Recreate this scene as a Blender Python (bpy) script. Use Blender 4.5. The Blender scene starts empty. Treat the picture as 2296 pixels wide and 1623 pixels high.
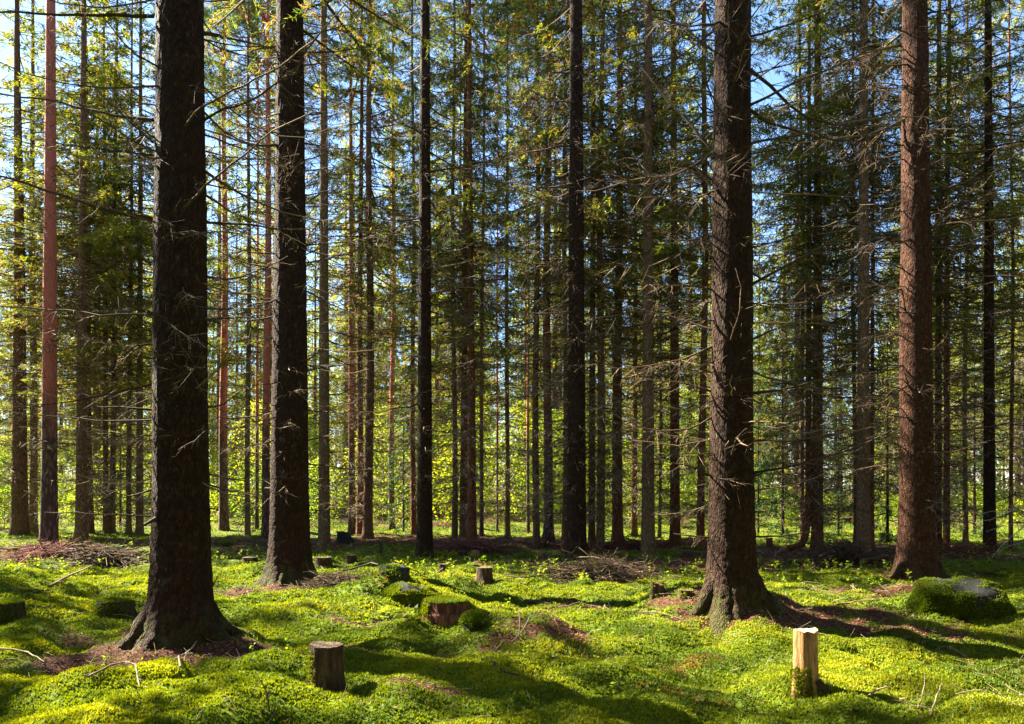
import bpy, math, random
import numpy as np
from mathutils import Vector, Matrix

C = bpy.context.scene.collection
SC = bpy.context.scene
R = math.radians

# ------------------------------------------------------------------ camera, sky, sun, exposure
F = 1768.0          # focal length in pixels of a 2296 px wide picture
CX, HY = 1148.0, 1090.0
CAMH = 1.5
cam_d = bpy.data.cameras.new("camera")
cam = bpy.data.objects.new("camera", cam_d)
C.objects.link(cam)
cam.location = (0, 0, CAMH)
cam.rotation_euler = (R(90), 0, 0)
cam_d.sensor_width = 36
cam_d.lens = 36 * F / 2296
cam_d.shift_y = (HY - 811.5) / 2296
cam_d.clip_end = 2000
cam_d.clip_start = 0.05
SC.camera = cam

SUN_EL, SUN_AZ = R(39), R(60.7)        # azimuth measured to the left of the viewing direction
sdir = Vector((-math.sin(SUN_AZ) * math.cos(SUN_EL), math.cos(SUN_AZ) * math.cos(SUN_EL), math.sin(SUN_EL)))
w = bpy.data.worlds.new("World")
SC.world = w
w.use_nodes = True
nt = w.node_tree
bg = nt.nodes["Background"]
sky = nt.nodes.new("ShaderNodeTexSky")
sky.sky_type = 'NISHITA'
sky.sun_disc = False
sky.sun_elevation = SUN_EL
sky.sun_rotation = math.atan2(sdir.x, sdir.y)
sky.air_density = 1.0
sky.dust_density = 0.2
sky.ozone_density = 5.0
nt.links.new(sky.outputs[0], bg.inputs[0])
bg.inputs[1].default_value = 0.05
sl = bpy.data.lights.new("sun", 'SUN')
sl.energy = 5.0
sl.angle = R(0.5)
sl.color = (1.0, 0.91, 0.73)
so = bpy.data.objects.new("sun", sl)
C.objects.link(so)
so.rotation_euler = sdir.to_track_quat('Z', 'Y').to_euler()
so.location = sdir * 60
SC.view_settings.view_transform = 'Standard'
SC.view_settings.look = 'None'
SC.view_settings.exposure = 3.15
SC.view_settings.gamma = 1.0
SC.cycles.max_bounces = 6
SC.cycles.diffuse_bounces = 2
SC.cycles.transmission_bounces = 3
SC.cycles.use_denoising = True

# ------------------------------------------------------------------ node helpers
class N:
    def __init__(s, name):
        s.m = bpy.data.materials.new(name)
        s.m.use_nodes = True
        s.t = s.m.node_tree
        s.p = s.t.nodes["Principled BSDF"]
        s.out = s.t.nodes["Material Output"]
    def n(s, typ, **kw):
        x = s.t.nodes.new(typ)
        for k, v in kw.items():
            setattr(x, k, v)
        return x
    def l(s, a, b):
        s.t.links.new(a, b)
    def coord(s, which='Object', scale=(1, 1, 1)):
        c = s.n("ShaderNodeTexCoord")
        m = s.n("ShaderNodeMapping")
        m.inputs['Scale'].default_value = scale
        s.l(c.outputs[which], m.inputs[0])
        return m.outputs[0]
    def noise(s, vec, scale, detail=4, rough=0.55, dist=0.0):
        x = s.n("ShaderNodeTexNoise")
        x.inputs['Scale'].default_value = scale
        x.inputs['Detail'].default_value = detail
        x.inputs['Roughness'].default_value = rough
        x.inputs['Distortion'].default_value = dist
        if vec is not None:
            s.l(vec, x.inputs['Vector'])
        return x.outputs[0]
    def voro(s, vec, scale, feature='F1'):
        x = s.n("ShaderNodeTexVoronoi", feature=feature)
        x.inputs['Scale'].default_value = scale
        s.l(vec, x.inputs['Vector'])
        return x.outputs[0]
    def ramp(s, fac, stops, interp='LINEAR'):
        x = s.n("ShaderNodeValToRGB")
        x.color_ramp.interpolation = interp
        e = x.color_ramp.elements
        while len(e) < len(stops):
            e.new(0.5)
        for i, (p, c) in enumerate(stops):
            e[i].position = p
            e[i].color = (c[0], c[1], c[2], 1) if len(c) == 3 else c
        s.l(fac, x.inputs[0])
        return x.outputs[0]
    def mix(s, fac, a, b, mode='MIX'):
        x = s.n("ShaderNodeMix", data_type='RGBA', blend_type=mode)
        if isinstance(fac, (int, float)):
            x.inputs[0].default_value = fac
        else:
            s.l(fac, x.inputs[0])
        for v, i in ((a, 6), (b, 7)):
            if isinstance(v, tuple):
                x.inputs[i].default_value = (v[0], v[1], v[2], 1)
            else:
                s.l(v, x.inputs[i])
        return x.outputs[2]
    def math(s, op, a, b=0.0, c=None):
        x = s.n("ShaderNodeMath", operation=op)
        for i, v in enumerate((a, b) if c is None else (a, b, c)):
            if isinstance(v, (int, float)):
                x.inputs[i].default_value = v
            else:
                s.l(v, x.inputs[i])
        return x.outputs[0]
    def bump(s, h, strength, dist):
        x = s.n("ShaderNodeBump")
        x.inputs['Strength'].default_value = strength
        x.inputs['Distance'].default_value = dist
        s.l(h, x.inputs['Height'])
        s.l(x.outputs[0], s.p.inputs['Normal'])
    def attr(s, name):
        x = s.n("ShaderNodeAttribute", attribute_name=name)
        return x.outputs['Fac']
    def done(s, col, rough=0.85, spec=0.2):
        if isinstance(col, tuple):
            s.p.inputs['Base Color'].default_value = (*col, 1)
        else:
            s.l(col, s.p.inputs['Base Color'])
        s.p.inputs['Roughness'].default_value = rough
        s.p.inputs['Specular IOR Level'].default_value = spec
        return s.m
    def leafy(s, col, trans_col, amount, rough=0.6):
        """a thin leaf: reflects and lets light through"""
        s.l(col, s.p.inputs['Base Color'])
        s.p.inputs['Roughness'].default_value = rough
        s.p.inputs['Specular IOR Level'].default_value = 0.25
        tr = s.n("ShaderNodeBsdfTranslucent")
        s.l(trans_col, tr.inputs[0])
        mx = s.n("ShaderNodeMixShader")
        mx.inputs[0].default_value = amount
        s.l(s.p.outputs[0], mx.inputs[1])
        s.l(tr.outputs[0], mx.inputs[2])
        s.l(mx.outputs[0], s.out.inputs[0])
        return s.m

def mat_spruce_bark(name, dark, mid, light, lichen=0.25, moss=0.9):
    k = N(name)
    v = k.coord('Object', (1, 1, 0.42))
    big = k.noise(k.coord('Object', (1, 1, 0.35)), 2.2, 3)
    vo = k.voro(k.mix(0.06, v, k.noise(v, 14, 3), 'ADD'), 62)
    fine = k.noise(v, 40, 6, 0.75)
    plate = k.voro(k.mix(0.10, k.coord('Object', (1, 1, 0.55)), k.noise(v, 9, 3), 'ADD'), 21)
    f = k.math('ADD', k.math('ADD', k.math('MULTIPLY', vo, 0.45), k.math('MULTIPLY', plate, 0.45)), k.math('MULTIPLY_ADD', fine, 0.9, -.18))
    col = k.ramp(f, [(0.25, light), (0.5, mid), (0.85, dark)])
    col = k.mix(k.math('MULTIPLY', big, 0.5), col, mid)
    li = k.ramp(k.noise(k.coord('Object', (1, 1, 0.8)), 9, 4, 0.7), [(0.60, (0, 0, 0)), (0.70, (1, 1, 1))])
    col = k.mix(k.math('MULTIPLY', li, lichen), col, (0.20, 0.19, 0.13))
    g = k.n("ShaderNodeTexCoord")
    sx = k.n("ShaderNodeSeparateXYZ")
    k.l(g.outputs['Object'], sx.inputs[0])
    mh = k.math('MULTIPLY_ADD', sx.outputs[2], -1.5, 0.95)
    mo = k.math('ADD', mh, k.math('MULTIPLY_ADD', k.noise(k.coord('Object'), 6, 4, 0.7), 2.6, -1.6))
    mo = k.ramp(mo, [(0.25, (0, 0, 0)), (0.75, (1, 1, 1))])
    col = k.mix(k.math('MULTIPLY', mo, moss), col, (0.07, 0.085, 0.016))
    k.bump(k.math('ADD', k.math('MULTIPLY', k.math('ADD', vo, plate), -1.0), k.math('MULTIPLY', fine, 0.6)), 1.0, 0.025)
    return k.done(col, 0.9, 0.15)

def mat_pine_bark():
    k = N("pine_bark")
    v = k.coord('Object', (1, 1, 0.3))
    vo = k.voro(v, 16)
    fine = k.noise(v, 40, 5, 0.7)
    g = k.n("ShaderNodeTexCoord")
    sx = k.n("ShaderNodeSeparateXYZ")
    k.l(g.outputs['Object'], sx.inputs[0])
    hz = k.math('MULTIPLY_ADD', sx.outputs[2], 0.22, -0.40)
    hz = k.math('ADD', hz, k.math('MULTIPLY_ADD', k.noise(v, 3, 4), 0.7, -0.35))
    upper = k.ramp(fine, [(0.3, (0.25, 0.065, 0.042)), (0.6, (0.46, 0.14, 0.095))])
    lower = k.ramp(k.math('ADD', vo, k.math('MULTIPLY', fine, 0.4)), [(0.3, (0.19, 0.115, 0.085)), (0.75, (0.055, 0.035, 0.028))])
    col = k.mix(k.ramp(hz, [(0.15, (0, 0, 0)), (0.6, (1, 1, 1))]), lower, upper)
    k.bump(k.math('ADD', k.math('MULTIPLY', vo, -0.8), fine), 0.7, 0.02)
    return k.done(col, 0.85, 0.2)

def mat_dead_twig():
    k = N("dead_wood")
    t = k.attr("tint")
    n = k.noise(k.coord('Object'), 14, 3)
    col = k.ramp(t, [(0.0, (0.035, 0.022, 0.014)), (0.35, (0.10, 0.062, 0.035)), (0.7, (0.28, 0.19, 0.11)), (1.0, (0.46, 0.39, 0.28))])
    col = k.mix(k.math('MULTIPLY', n, 0.6), col, (0.06, 0.04, 0.022))
    return k.done(col, 0.85, 0.2)

def mat_needles(name, stops, trans=0.5, tmul=(1.25, 1.2, 0.45)):
    k = N(name)
    t = k.attr("tint")
    big = k.noise(k.coord('Object'), 0.55, 2)
    oi = k.n("ShaderNodeObjectInfo")
    tt = k.math('ADD', t, k.math('MULTIPLY_ADD', big, 0.9, -0.45))
    tt = k.math('ADD', tt, k.math('MULTIPLY_ADD', oi.outputs['Random'], 0.24, -0.12))
    col = k.ramp(tt, stops)
    tc = k.mix(1.0, col, tmul, 'MULTIPLY')
    return k.leafy(col, tc, trans)

SPRUCE_STOPS = [(0.0, (0.32, 0.19, 0.09)), (0.25, (0.25, 0.16, 0.065)), (0.36, (0.055, 0.095, 0.026)),
                (0.6, (0.13, 0.17, 0.024)), (1.0, (0.29, 0.28, 0.024))]

def mat_moss():
    k = N("moss_green")
    t = k.attr("tint")
    g = k.n("ShaderNodeNewGeometry")
    big = k.noise(g.outputs['Position'], 1.1, 3)
    tt = k.math('ADD', t, k.math('MULTIPLY_ADD', big, 1.0, -0.5))
    col = k.ramp(tt, [(0.0, (0.17, 0.075, 0.015)), (0.10, (0.06, 0.075, 0.006)), (0.22, (0.04, 0.085, 0.006)), (0.5, (0.14, 0.185, 0.005)), (0.8, (0.245, 0.275, 0.007)), (1.0, (0.34, 0.33, 0.012))])
    tc = k.mix(1.0, col, (1.3, 1.2, 0.5), 'MULTIPLY')
    return k.leafy(col, tc, 0.40, 0.7)

def mat_ground():
    k = N("forest_floor")
    v = k.coord('Object')
    lit = k.attr("litter")
    n1 = k.noise(v, 3.0, 5, 0.6)
    n2 = k.noise(v, 38, 5, 0.7)
    moss = k.ramp(n2, [(0.25, (0.018, 0.035, 0.004)), (0.5, (0.075, 0.115, 0.006)), (0.8, (0.17, 0.19, 0.010))])
    brown = k.ramp(n2, [(0.32, (0.014, 0.007, 0.004)), (0.5, (0.07, 0.030, 0.016)), (0.72, (0.20, 0.09, 0.05))])
    fac = k.math('ADD', lit, k.math('MULTIPLY_ADD', k.noise(v, 5.5, 6, 0.7), 1.7, -0.98))
    fac = k.ramp(fac, [(0.35, (0, 0, 0)), (0.6, (1, 1, 1))])
    col = k.mix(fac, moss, brown)
    k.bump(k.math('ADD', n2, k.math('MULTIPLY', k.noise(v, 12, 4), 1.5)), 1.0, 0.03)
    return k.done(col, 0.95, 0.1)

def mat_rock():
    k = N("grey_rock")
    v = k.coord('Object')
    n = k.noise(v, 7, 6, 0.65)
    sp = k.noise(v, 60, 3, 0.7)
    col = k.ramp(n, [(0.3, (0.006, 0.006, 0.006)), (0.55, (0.016, 0.017, 0.015)), (0.78, (0.075, 0.08, 0.07))])
    col = k.mix(k.math('MULTIPLY', sp, 0.4), col, (0.04, 0.045, 0.03))
    k.bump(k.math('ADD', n, k.math('MULTIPLY', sp, 0.3)), 0.8, 0.03)
    return k.done(col, 0.9, 0.2)

def mat_stump_bark(name, a, b, c):
    k = N(name)
    v = k.coord('Object', (1, 1, 0.16))
    n = k.noise(v, 32, 5, 0.7)
    s2 = k.noise(k.coord('Object'), 9, 4, 0.6)
    col = k.ramp(n, [(0.32, a), (0.5, b), (0.68, c)])
    col = k.mix(k.ramp(s2, [(0.5, (0, 0, 0)), (0.75, (0.8, 0.8, 0.8))]), col, a)
    k.bump(n, 0.9, 0.02)
    return k.done(col, 0.9, 0.15)

def mat_cut():
    k = N("cut_wood")
    c = k.n("ShaderNodeTexCoord")
    wv = k.n("ShaderNodeTexWave", wave_type='RINGS', rings_direction='Z')
    wv.inputs['Scale'].default_value = 26
    wv.inputs['Distortion'].default_value = 2.5
    k.l(c.outputs['Object'], wv.inputs[0])
    n = k.noise(c.outputs['Object'], 18, 4)
    col = k.ramp(k.math('ADD', k.math('MULTIPLY', wv.outputs[1], 0.5), k.math('MULTIPLY', n, 0.5)), [(0.25, (0.14, 0.085, 0.05)), (0.7, (0.40, 0.29, 0.18))])
    return k.done(col, 0.85, 0.2)

def mat_tint(name, stops, trans=0.0):
    k = N(name)
    col = k.ramp(k.attr("tint"), stops)
    if trans:
        return k.leafy(col, k.mix(1.0, col, (1.3, 1.25, 0.45), 'MULTIPLY'), trans)
    return k.done(col, 0.85, 0.2)

M = {}
M['bark'] = mat_spruce_bark("spruce_bark", (0.012, 0.006, 0.004), (0.050, 0.024, 0.013), (0.17, 0.090, 0.048), moss=0.45)
M['bark_red'] = mat_spruce_bark("red_spruce_bark", (0.07, 0.026, 0.014), (0.27, 0.115, 0.058), (0.44, 0.22, 0.12), 0.12, 0.3)
M['bark_grey'] = mat_spruce_bark("grey_spruce_bark", (0.07, 0.044, 0.025), (0.25, 0.16, 0.088), (0.42, 0.29, 0.17), 0.35, 0.3)
M['bark_glow'] = mat_spruce_bark('russet_spruce_bark', (0.024, 0.010, 0.006), (0.10, 0.044, 0.025), (0.32, 0.155, 0.092), 0.12, 0.2)
M['bark_brown'] = mat_spruce_bark('brown_spruce_bark', (0.06, 0.032, 0.017), (0.23, 0.125, 0.066), (0.42, 0.25, 0.14), 0.3, 0.3)
M['pine'] = mat_pine_bark()
M['dead'] = mat_dead_twig()
M['needle'] = mat_needles("spruce_needles", SPRUCE_STOPS)
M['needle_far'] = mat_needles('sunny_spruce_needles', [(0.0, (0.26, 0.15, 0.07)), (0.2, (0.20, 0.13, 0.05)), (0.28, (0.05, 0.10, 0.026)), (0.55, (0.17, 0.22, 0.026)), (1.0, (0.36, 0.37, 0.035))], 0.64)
M['needle_blue'] = mat_needles("young_spruce_needles", [(0.0, (0.10, 0.07, 0.03)), (0.15, (0.028, 0.06, 0.022)), (0.6, (0.05, 0.10, 0.032)), (1.0, (0.11, 0.16, 0.025))], 0.4, (1.1, 1.2, 0.6))
M['needle_pine'] = mat_needles("pine_needles", [(0.0, (0.10, 0.09, 0.03)), (0.3, (0.04, 0.075, 0.035)), (1.0, (0.08, 0.13, 0.05))], 0.35)
M['moss'] = mat_moss()
M['ground'] = mat_ground()
M['rock'] = mat_rock()
M['stump_dark'] = mat_stump_bark("dark_stump_wood", (0.018, 0.012, 0.008), (0.06, 0.036, 0.02), (0.12, 0.08, 0.04))
M['stump_pale'] = mat_stump_bark("pale_stump_wood", (0.09, 0.045, 0.018), (0.34, 0.18, 0.065), (0.48, 0.29, 0.12))
M['stump_red'] = mat_stump_bark("red_stump_wood", (0.03, 0.014, 0.008), (0.13, 0.05, 0.025), (0.24, 0.11, 0.05))
M['stump_green'] = mat_stump_bark("mossy_stump_wood", (0.02, 0.02, 0.007), (0.06, 0.055, 0.014), (0.11, 0.085, 0.03))
M['cut'] = mat_cut()
M['cut_old'] = mat_stump_bark('weathered_cut_wood', (0.035, 0.024, 0.016), (0.10, 0.070, 0.045), (0.20, 0.15, 0.10))
M['litter'] = mat_tint("needle_litter", [(0.0, (0.05, 0.025, 0.015)), (0.5, (0.20, 0.085, 0.045)), (0.85, (0.36, 0.17, 0.10)), (1.0, (0.42, 0.30, 0.20))])
M['brush'] = mat_tint("red_brown_brush", [(0.0, (0.05, 0.022, 0.015)), (0.5, (0.17, 0.065, 0.045)), (1.0, (0.36, 0.17, 0.12))])
M['leaf'] = mat_tint("broad_leaf", [(0.0, (0.05, 0.13, 0.014)), (0.5, (0.17, 0.235, 0.018)), (0.9, (0.33, 0.34, 0.022)), (1.0, (0.38, 0.26, 0.02))], 0.6)
M['stem'] = mat_tint("green_stem", [(0.0, (0.10, 0.07, 0.03)), (1.0, (0.16, 0.15, 0.05))])
M['fern'] = mat_tint("fern_leaf", [(0.0, (0.06, 0.13, 0.015)), (1.0, (0.18, 0.24, 0.02))], 0.5)

# ------------------------------------------------------------------ mesh helpers
class G:
    """collects vertices and faces (numpy blocks) and links them as ONE mesh object"""
    def __init__(s):
        s.v, s.f, s.t, s.m, s.n = [], [], [], [], 0
    def add(s, v, f, tint=0.5, mat=0):
        v = np.asarray(v, dtype=np.float32).reshape(-1, 3)
        f = np.asarray(f, dtype=np.int32)
        s.v.append(v)
        s.f.append(f + s.n)
        t = np.empty(len(v), dtype=np.float32)
        t[:] = tint
        s.t.append(t)
        s.m.append(np.full(len(f), mat, dtype=np.int32))
        s.n += len(v)
    def quads(s, q, tint=0.5, mat=0):
        """q: (n,4,3); tint scalar or (n,)"""
        n = len(q)
        if not n:
            return
        if np.ndim(tint):
            tint = np.repeat(np.asarray(tint), q.shape[1])
        s.add(q.reshape(-1, 3), np.arange(n * q.shape[1]).reshape(n, q.shape[1]), tint, mat)
    def tube(s, pts, rad, sides=4, tint=0.5, mat=0, cap=True):
        p = np.asarray(pts, dtype=float)
        k = len(p)
        rad = np.broadcast_to(np.asarray(rad, dtype=float), (k,))
        d = np.gradient(p, axis=0)
        d /= np.linalg.norm(d, axis=1, keepdims=True) + 1e-9
        up = np.array([0, 0, 1.0]) if abs(d[0, 2]) < 0.9 else np.array([1.0, 0, 0])
        a = np.cross(d, up)
        a /= np.linalg.norm(a, axis=1, keepdims=True) + 1e-9
        b = np.cross(d, a)
        th = np.arange(sides) * 2 * np.pi / sides
        v = p[:, None] + rad[:, None, None] * (a[:, None] * np.cos(th)[None, :, None] + b[:, None] * np.sin(th)[None, :, None])
        i = np.arange(k - 1)[:, None] * sides
        j = np.arange(sides)[None]
        j2 = (j + 1) % sides
        f = np.stack([i + j, i + j2, i + sides + j2, i + sides + j], -1).reshape(-1, 4)
        s.add(v.reshape(-1, 3), f, tint, mat)
    def mesh(s, name, mats, smooth=True):
        me = bpy.data.meshes.new(name)
        v = np.concatenate(s.v)
        me.vertices.add(len(v))
        me.vertices.foreach_set("co", v.ravel())
        sizes = np.concatenate([np.full(len(f), f.shape[1], dtype=np.int32) for f in s.f])
        idx = np.concatenate([f.ravel() for f in s.f])
        me.loops.add(len(idx))
        me.loops.foreach_set("vertex_index", idx)
        me.polygons.add(len(sizes))
        st = np.zeros(len(sizes), dtype=np.int32)
        st[1:] = np.cumsum(sizes)[:-1]
        me.polygons.foreach_set("loop_start", st)
        me.polygons.foreach_set("loop_total", sizes)
        me.polygons.foreach_set("material_index", np.concatenate(s.m))
        me.polygons.foreach_set("use_smooth", np.full(len(sizes), smooth, dtype=bool))
        at = me.attributes.new("tint", 'FLOAT', 'POINT')
        at.data.foreach_set("value", np.concatenate(s.t))
        for x in mats:
            me.materials.append(x)
        me.update(calc_edges=True)
        return me
    def build(s, name, mats, parent=None, smooth=True, kind=None):
        if not isinstance(mats, (list, tuple)):
            mats = [mats]
        return link(name, s.mesh(name, mats, smooth), parent, kind)

def link(name, me, parent=None, kind=None):
    o = bpy.data.objects.new(name, me)
    C.objects.link(o)
    if parent is not None:
        o.parent = parent
    if kind:
        o['kind'] = kind
    return o

def thing(name, label, cat, loc=(0, 0, 0), rz=0.0, group=None):
    o = bpy.data.objects.new(name, None)
    C.objects.link(o)
    o.empty_display_size = 0.2
    o.location = loc
    o.rotation_euler = (0, 0, rz)
    return tag(o, label, cat, group)

def tag(o, label, cat, group=None):
    o['label'] = label
    o['category'] = cat
    if group:
        o['group'] = group
    return o

# ------------------------------------------------------------------ the lie of the land
def flat(px, py):
    D = CAMH * F / (py - HY)
    return (px - CX) / F * D, D

rng = np.random.default_rng(5)
_w = []
for i in range(60):
    lam = 0.45 * (14 / 0.45) ** rng.random()
    a = rng.random() * 2 * np.pi
    _w.append((np.cos(a) * 2 * np.pi / lam, np.sin(a) * 2 * np.pi / lam, rng.random() * 6.28, 0.0072 * lam ** 0.72))
_w = np.array(_w)
BUMPS = []      # (x, y, height, radius x, radius y)
def bumpat(px, py, h, rx, ry):
    x, y = flat(px, py)
    BUMPS.append((x, y, h, rx, ry))
for b in [(415, 1455, .13, .75, .7), (640, 1300, .16, .8, .8), (1650, 1395, .15, .9, .8), (2055, 1310, .12, .8, .7), (955, 1250, .08, .5, .5), (1293, 1256, .08, .7, .6),
          (1010, 1425, .34, .66, .5), (1190, 1448, .10, .5, .3), (900, 1352, .26, .6, .45), (1180, 1440, .12, .45, .35), (1250, 1530, .12, .75, .4), (640, 1520, .10, .9, .35), (1900, 1545, .08, 1.1, .3),
          (1700, 1560, .09, .7, .3), (150, 1580, .10, .7, .3), (700, 1360, .08, .9, .6), (300, 1330, .08, .8, .7), (120, 1340, .06, .9, .6), (2100, 1530, .09, .8, .35),
          (2180, 1400, .12, .9, .6), (1820, 1350, .06, .9, .5), (1400, 1350, .07, 1.0, .5), (1000, 1480, -.10, .5, .3), (560, 1400, .05, .7, .5), (5, 1370, .12, .35, .3),
          (1130, 1222, .10, 1.6, .9), (1560, 1275, .08, 1.2, .9), (200, 1245, .10, 2.0, .9), (1390, 1600, .05, .5, .2), (850, 1600, .04, .4, .2)]:
    bumpat(*b)
BUMPS = np.array(BUMPS)

def hgt(x, y):
    x = np.asarray(x, dtype=float)
    y = np.asarray(y, dtype=float)
    z = np.zeros(np.broadcast(x, y).shape)
    for kx, ky, ph, am in _w:
        s_ = np.sin(kx * x + ky * y + ph)
        z = z + am * (1 - 1.6 * np.abs(s_) ** 1.3) * 0.62
    wx = x + .16 * np.sin(2.3 * y + 1.1 * x) + .07 * np.sin(6.1 * y)
    wy = y + .16 * np.sin(2.7 * x - .8 * y) + .07 * np.sin(5.3 * x)
    near_ = np.clip((26 - y) / 12, .25, 1)
    for a_, lam, am in ((.4, .95, .075), (1.3, .52, .046), (2.2, .30, .022)):
        u_ = (wx * math.cos(a_) + wy * math.sin(a_)) * np.pi / lam
        v_ = (-wx * math.sin(a_) + wy * math.cos(a_)) * np.pi / lam * .8
        z = z + am * near_ * (np.sqrt(np.abs(np.sin(u_) * np.sin(v_))) - .6)
    for bx, by, h, rx, ry in BUMPS:
        z = z + h * np.exp(-((x - bx) / rx) ** 2 - ((y - by) / ry) ** 2)
    return z

def at(px, py):
    """the point of the ground seen at a pixel of the 2296 px wide picture"""
    t = np.arange(3.5, 70, 0.02)
    x = (px - CX) / F * t
    z = CAMH + (HY - py) / F * t
    g = hgt(x, t)
    k = np.nonzero(z <= g)[0]
    k = k[0] if len(k) else len(t) - 1
    return Vector((x[k], t[k], g[k]))

def pix(px, py, D):
    """the point at distance D seen at a pixel"""
    return Vector(((px - CX) / F * D, D, CAMH + (HY - py) / F * D))

LITTER = []
for l in [(420, 1480, .95, 1.15, .55), (250, 1440, .7, .7, .3), (580, 1500, .9, .8, .3), (650, 1320, .9, 1.3, .8), (1640, 1400, .85, 1.5, .8), (1990, 1335, .85, 1.2, .8), (2060, 1300, .7, 1.0, .9),
          (1010, 1480, .7, .6, .25), (860, 1400, .7, .6, .45), (1200, 1455, .7, .6, .25), (1690, 1500, .6, .35, .12), (1450, 1590, .5, .35, .12), (960, 1590, .5, .3, .12),
          (1120, 1222, 1.0, 2.4, 1.6), (230, 1235, .9, 3.2, 1.9), (1500, 1275, .8, 3.0, 1.7), (1900, 1250, .9, 3.0, 2.2), (2200, 1245, .9, 2.5, 1.5), (820, 1215, .8, 2.5, 2.0), (1420, 1228, .8, 3, 1.2),
          (500, 1225, .6, 2, 1.6), (150, 1490, .7, .9, .25), (1300, 1370, .3, 1.2, .5), (2150, 1420, .6, 1.3, .6), (700, 1400, .4, .5, .3)]:
    x, y = flat(l[0], l[1])
    LITTER.append((x, y, l[2], l[3], l[4]))

def litter(x, y):
    z = np.zeros(np.broadcast(x, y).shape)
    for bx, by, h, rx, ry in LITTER:
        z = z + h * np.exp(-((x - bx) / rx) ** 2 - ((y - by) / ry) ** 2)
    z = z + 0.10 + 0.22 * np.sin(1.7 * x + 0.6 * np.sin(2.1 * y)) * np.sin(1.9 * y + 1.3)
    z = z + np.clip((y - 24) / 30, 0, 0.35) + .25 * np.clip((y - 12) / 5, 0, 1)
    q = np.sin(5.3 * x + 1.7 * np.sin(4.1 * y)) * np.sin(6.1 * y + 1.9 * np.sin(3.3 * x)) + .6 * np.sin(13.1 * x + 2 * np.sin(9 * y)) * np.sin(15.7 * y)
    z = z * (1 + .38 * q) - .04
    return np.clip(z, 0, 1)

def grow(a, b, s0, k):
    o, s_ = [a], s0
    while o[-1] < b:
        s_ *= k
        o.append(o[-1] + s_)
    return np.array(o)
xs = np.concatenate([-grow(9.5, 160, .06, 1.07)[::-1], np.arange(-9.44, 9.46, .055), grow(9.5, 160, .06, 1.07)])
ys = np.concatenate([-grow(-3.4, 60, .06, 1.15)[::-1], np.arange(3.46, 13.5, .045), grow(13.5, 260, .05, 1.022)])
X, Y = np.meshgrid(xs, ys)
Z = hgt(X, Y)
g = G()
nx, ny = len(xs), len(ys)
i = (np.arange(ny - 1)[:, None] * nx + np.arange(nx - 1)[None]).ravel()
g.add(np.stack([X, Y, Z], -1).reshape(-1, 3), np.stack([i, i + 1, i + nx + 1, i + nx], -1))
ground = g.build("ground", M['ground'], kind='structure')
at_ = ground.data.attributes.new("litter", 'FLOAT', 'POINT')
at_.data.foreach_set("value", litter(X, Y).astype(np.float32).ravel())

# ------------------------------------------------------------------ trunks
def trunk_mesh(name, H, r, mat, seed, flare=0.6, sides=20, fine=False, lean=(0, 0), bend=0.0, zmax=None):
    rn = np.random.default_rng(abs(int(seed)))
    if fine:
        zs = np.concatenate([np.linspace(-0.35, 1.2, 46), np.linspace(1.24, 8, 90), np.linspace(8.4, H, 16)])
    else:
        zs = np.concatenate([np.linspace(-0.3, 0.9, 10), np.linspace(1.3, 8, 16), np.linspace(9, H, 9)])
    th = np.linspace(0, 2 * np.pi, sides, endpoint=False)
    ZZ, TT = np.meshgrid(zs, th, indexing='ij')
    u = np.clip(ZZ / H, 0, 1)
    rad = r * (1 - u) ** 0.75 * (1 + 0.05 * np.exp(-np.clip(ZZ, 0, 99) / 1.2)) + 0.004
    nl = rn.integers(5, 8)
    lob = 0
    for k in range(nl):
        a = 2 * np.pi * (k + rn.uniform(-.3, .3)) / nl
        wd = rn.uniform(.22, .42)
        dd = (TT - a + np.pi) % (2 * np.pi) - np.pi
        lob = lob + rn.uniform(.5, 1.3) * np.exp(-(dd / wd) ** 2)
    zc = np.clip(ZZ, -0.35, 99)
    rad = rad + r * flare * (0.45 * np.exp(-(zc + .1) / 0.30) + 0.75 * lob * np.exp(-(zc + .08) / 0.17))
    for k in range(6):
        rad = rad * (1 + rn.uniform(.004, .013) * np.sin(rn.integers(1, 6) * TT + rn.uniform(.3, 2.2) * ZZ + rn.random() * 6.28))
    if fine:
        rad = rad + rn.normal(0, .0028, rad.shape) * (1 + 1.2 * np.exp(-zc / .8))
    x = rad * np.cos(TT) + lean[0] * ZZ + bend * np.sin(ZZ * 0.55 + seed)
    y = rad * np.sin(TT) + lean[1] * ZZ
    gg = G()
    n, s_ = len(zs), sides
    i = np.arange(n - 1)[:, None] * s_
    j = np.arange(s_)[None]
    j2 = (j + 1) % s_
    gg.add(np.stack([x, y, ZZ], -1).reshape(-1, 3), np.stack([i + j, i + j2, i + s_ + j2, i + s_ + j], -1).reshape(-1, 4))
    return gg.mesh(name, [mat])

# ------------------------------------------------------------------ living crowns
def unit(v):
    return v / (np.linalg.norm(v, axis=-1, keepdims=True) + 1e-9)

def cards(gg, base, d, L, Wd, tint, mat, rn, flatten=None):
    """thin pointed leaves (kites) from base along d"""
    n = len(base)
    r = rn.normal(size=(n, 3))
    if flatten is not None:
        r = r + flatten * 2
    s_ = unit(np.cross(d, r))
    L = np.broadcast_to(L, (n,))[:, None]
    Wd = np.broadcast_to(Wd, (n,))[:, None]
    mid = base + d * L * 0.45
    q = np.stack([base, mid + s_ * Wd * .5, base + d * L, mid - s_ * Wd * .5], 1)
    gg.quads(q, tint, mat)

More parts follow.
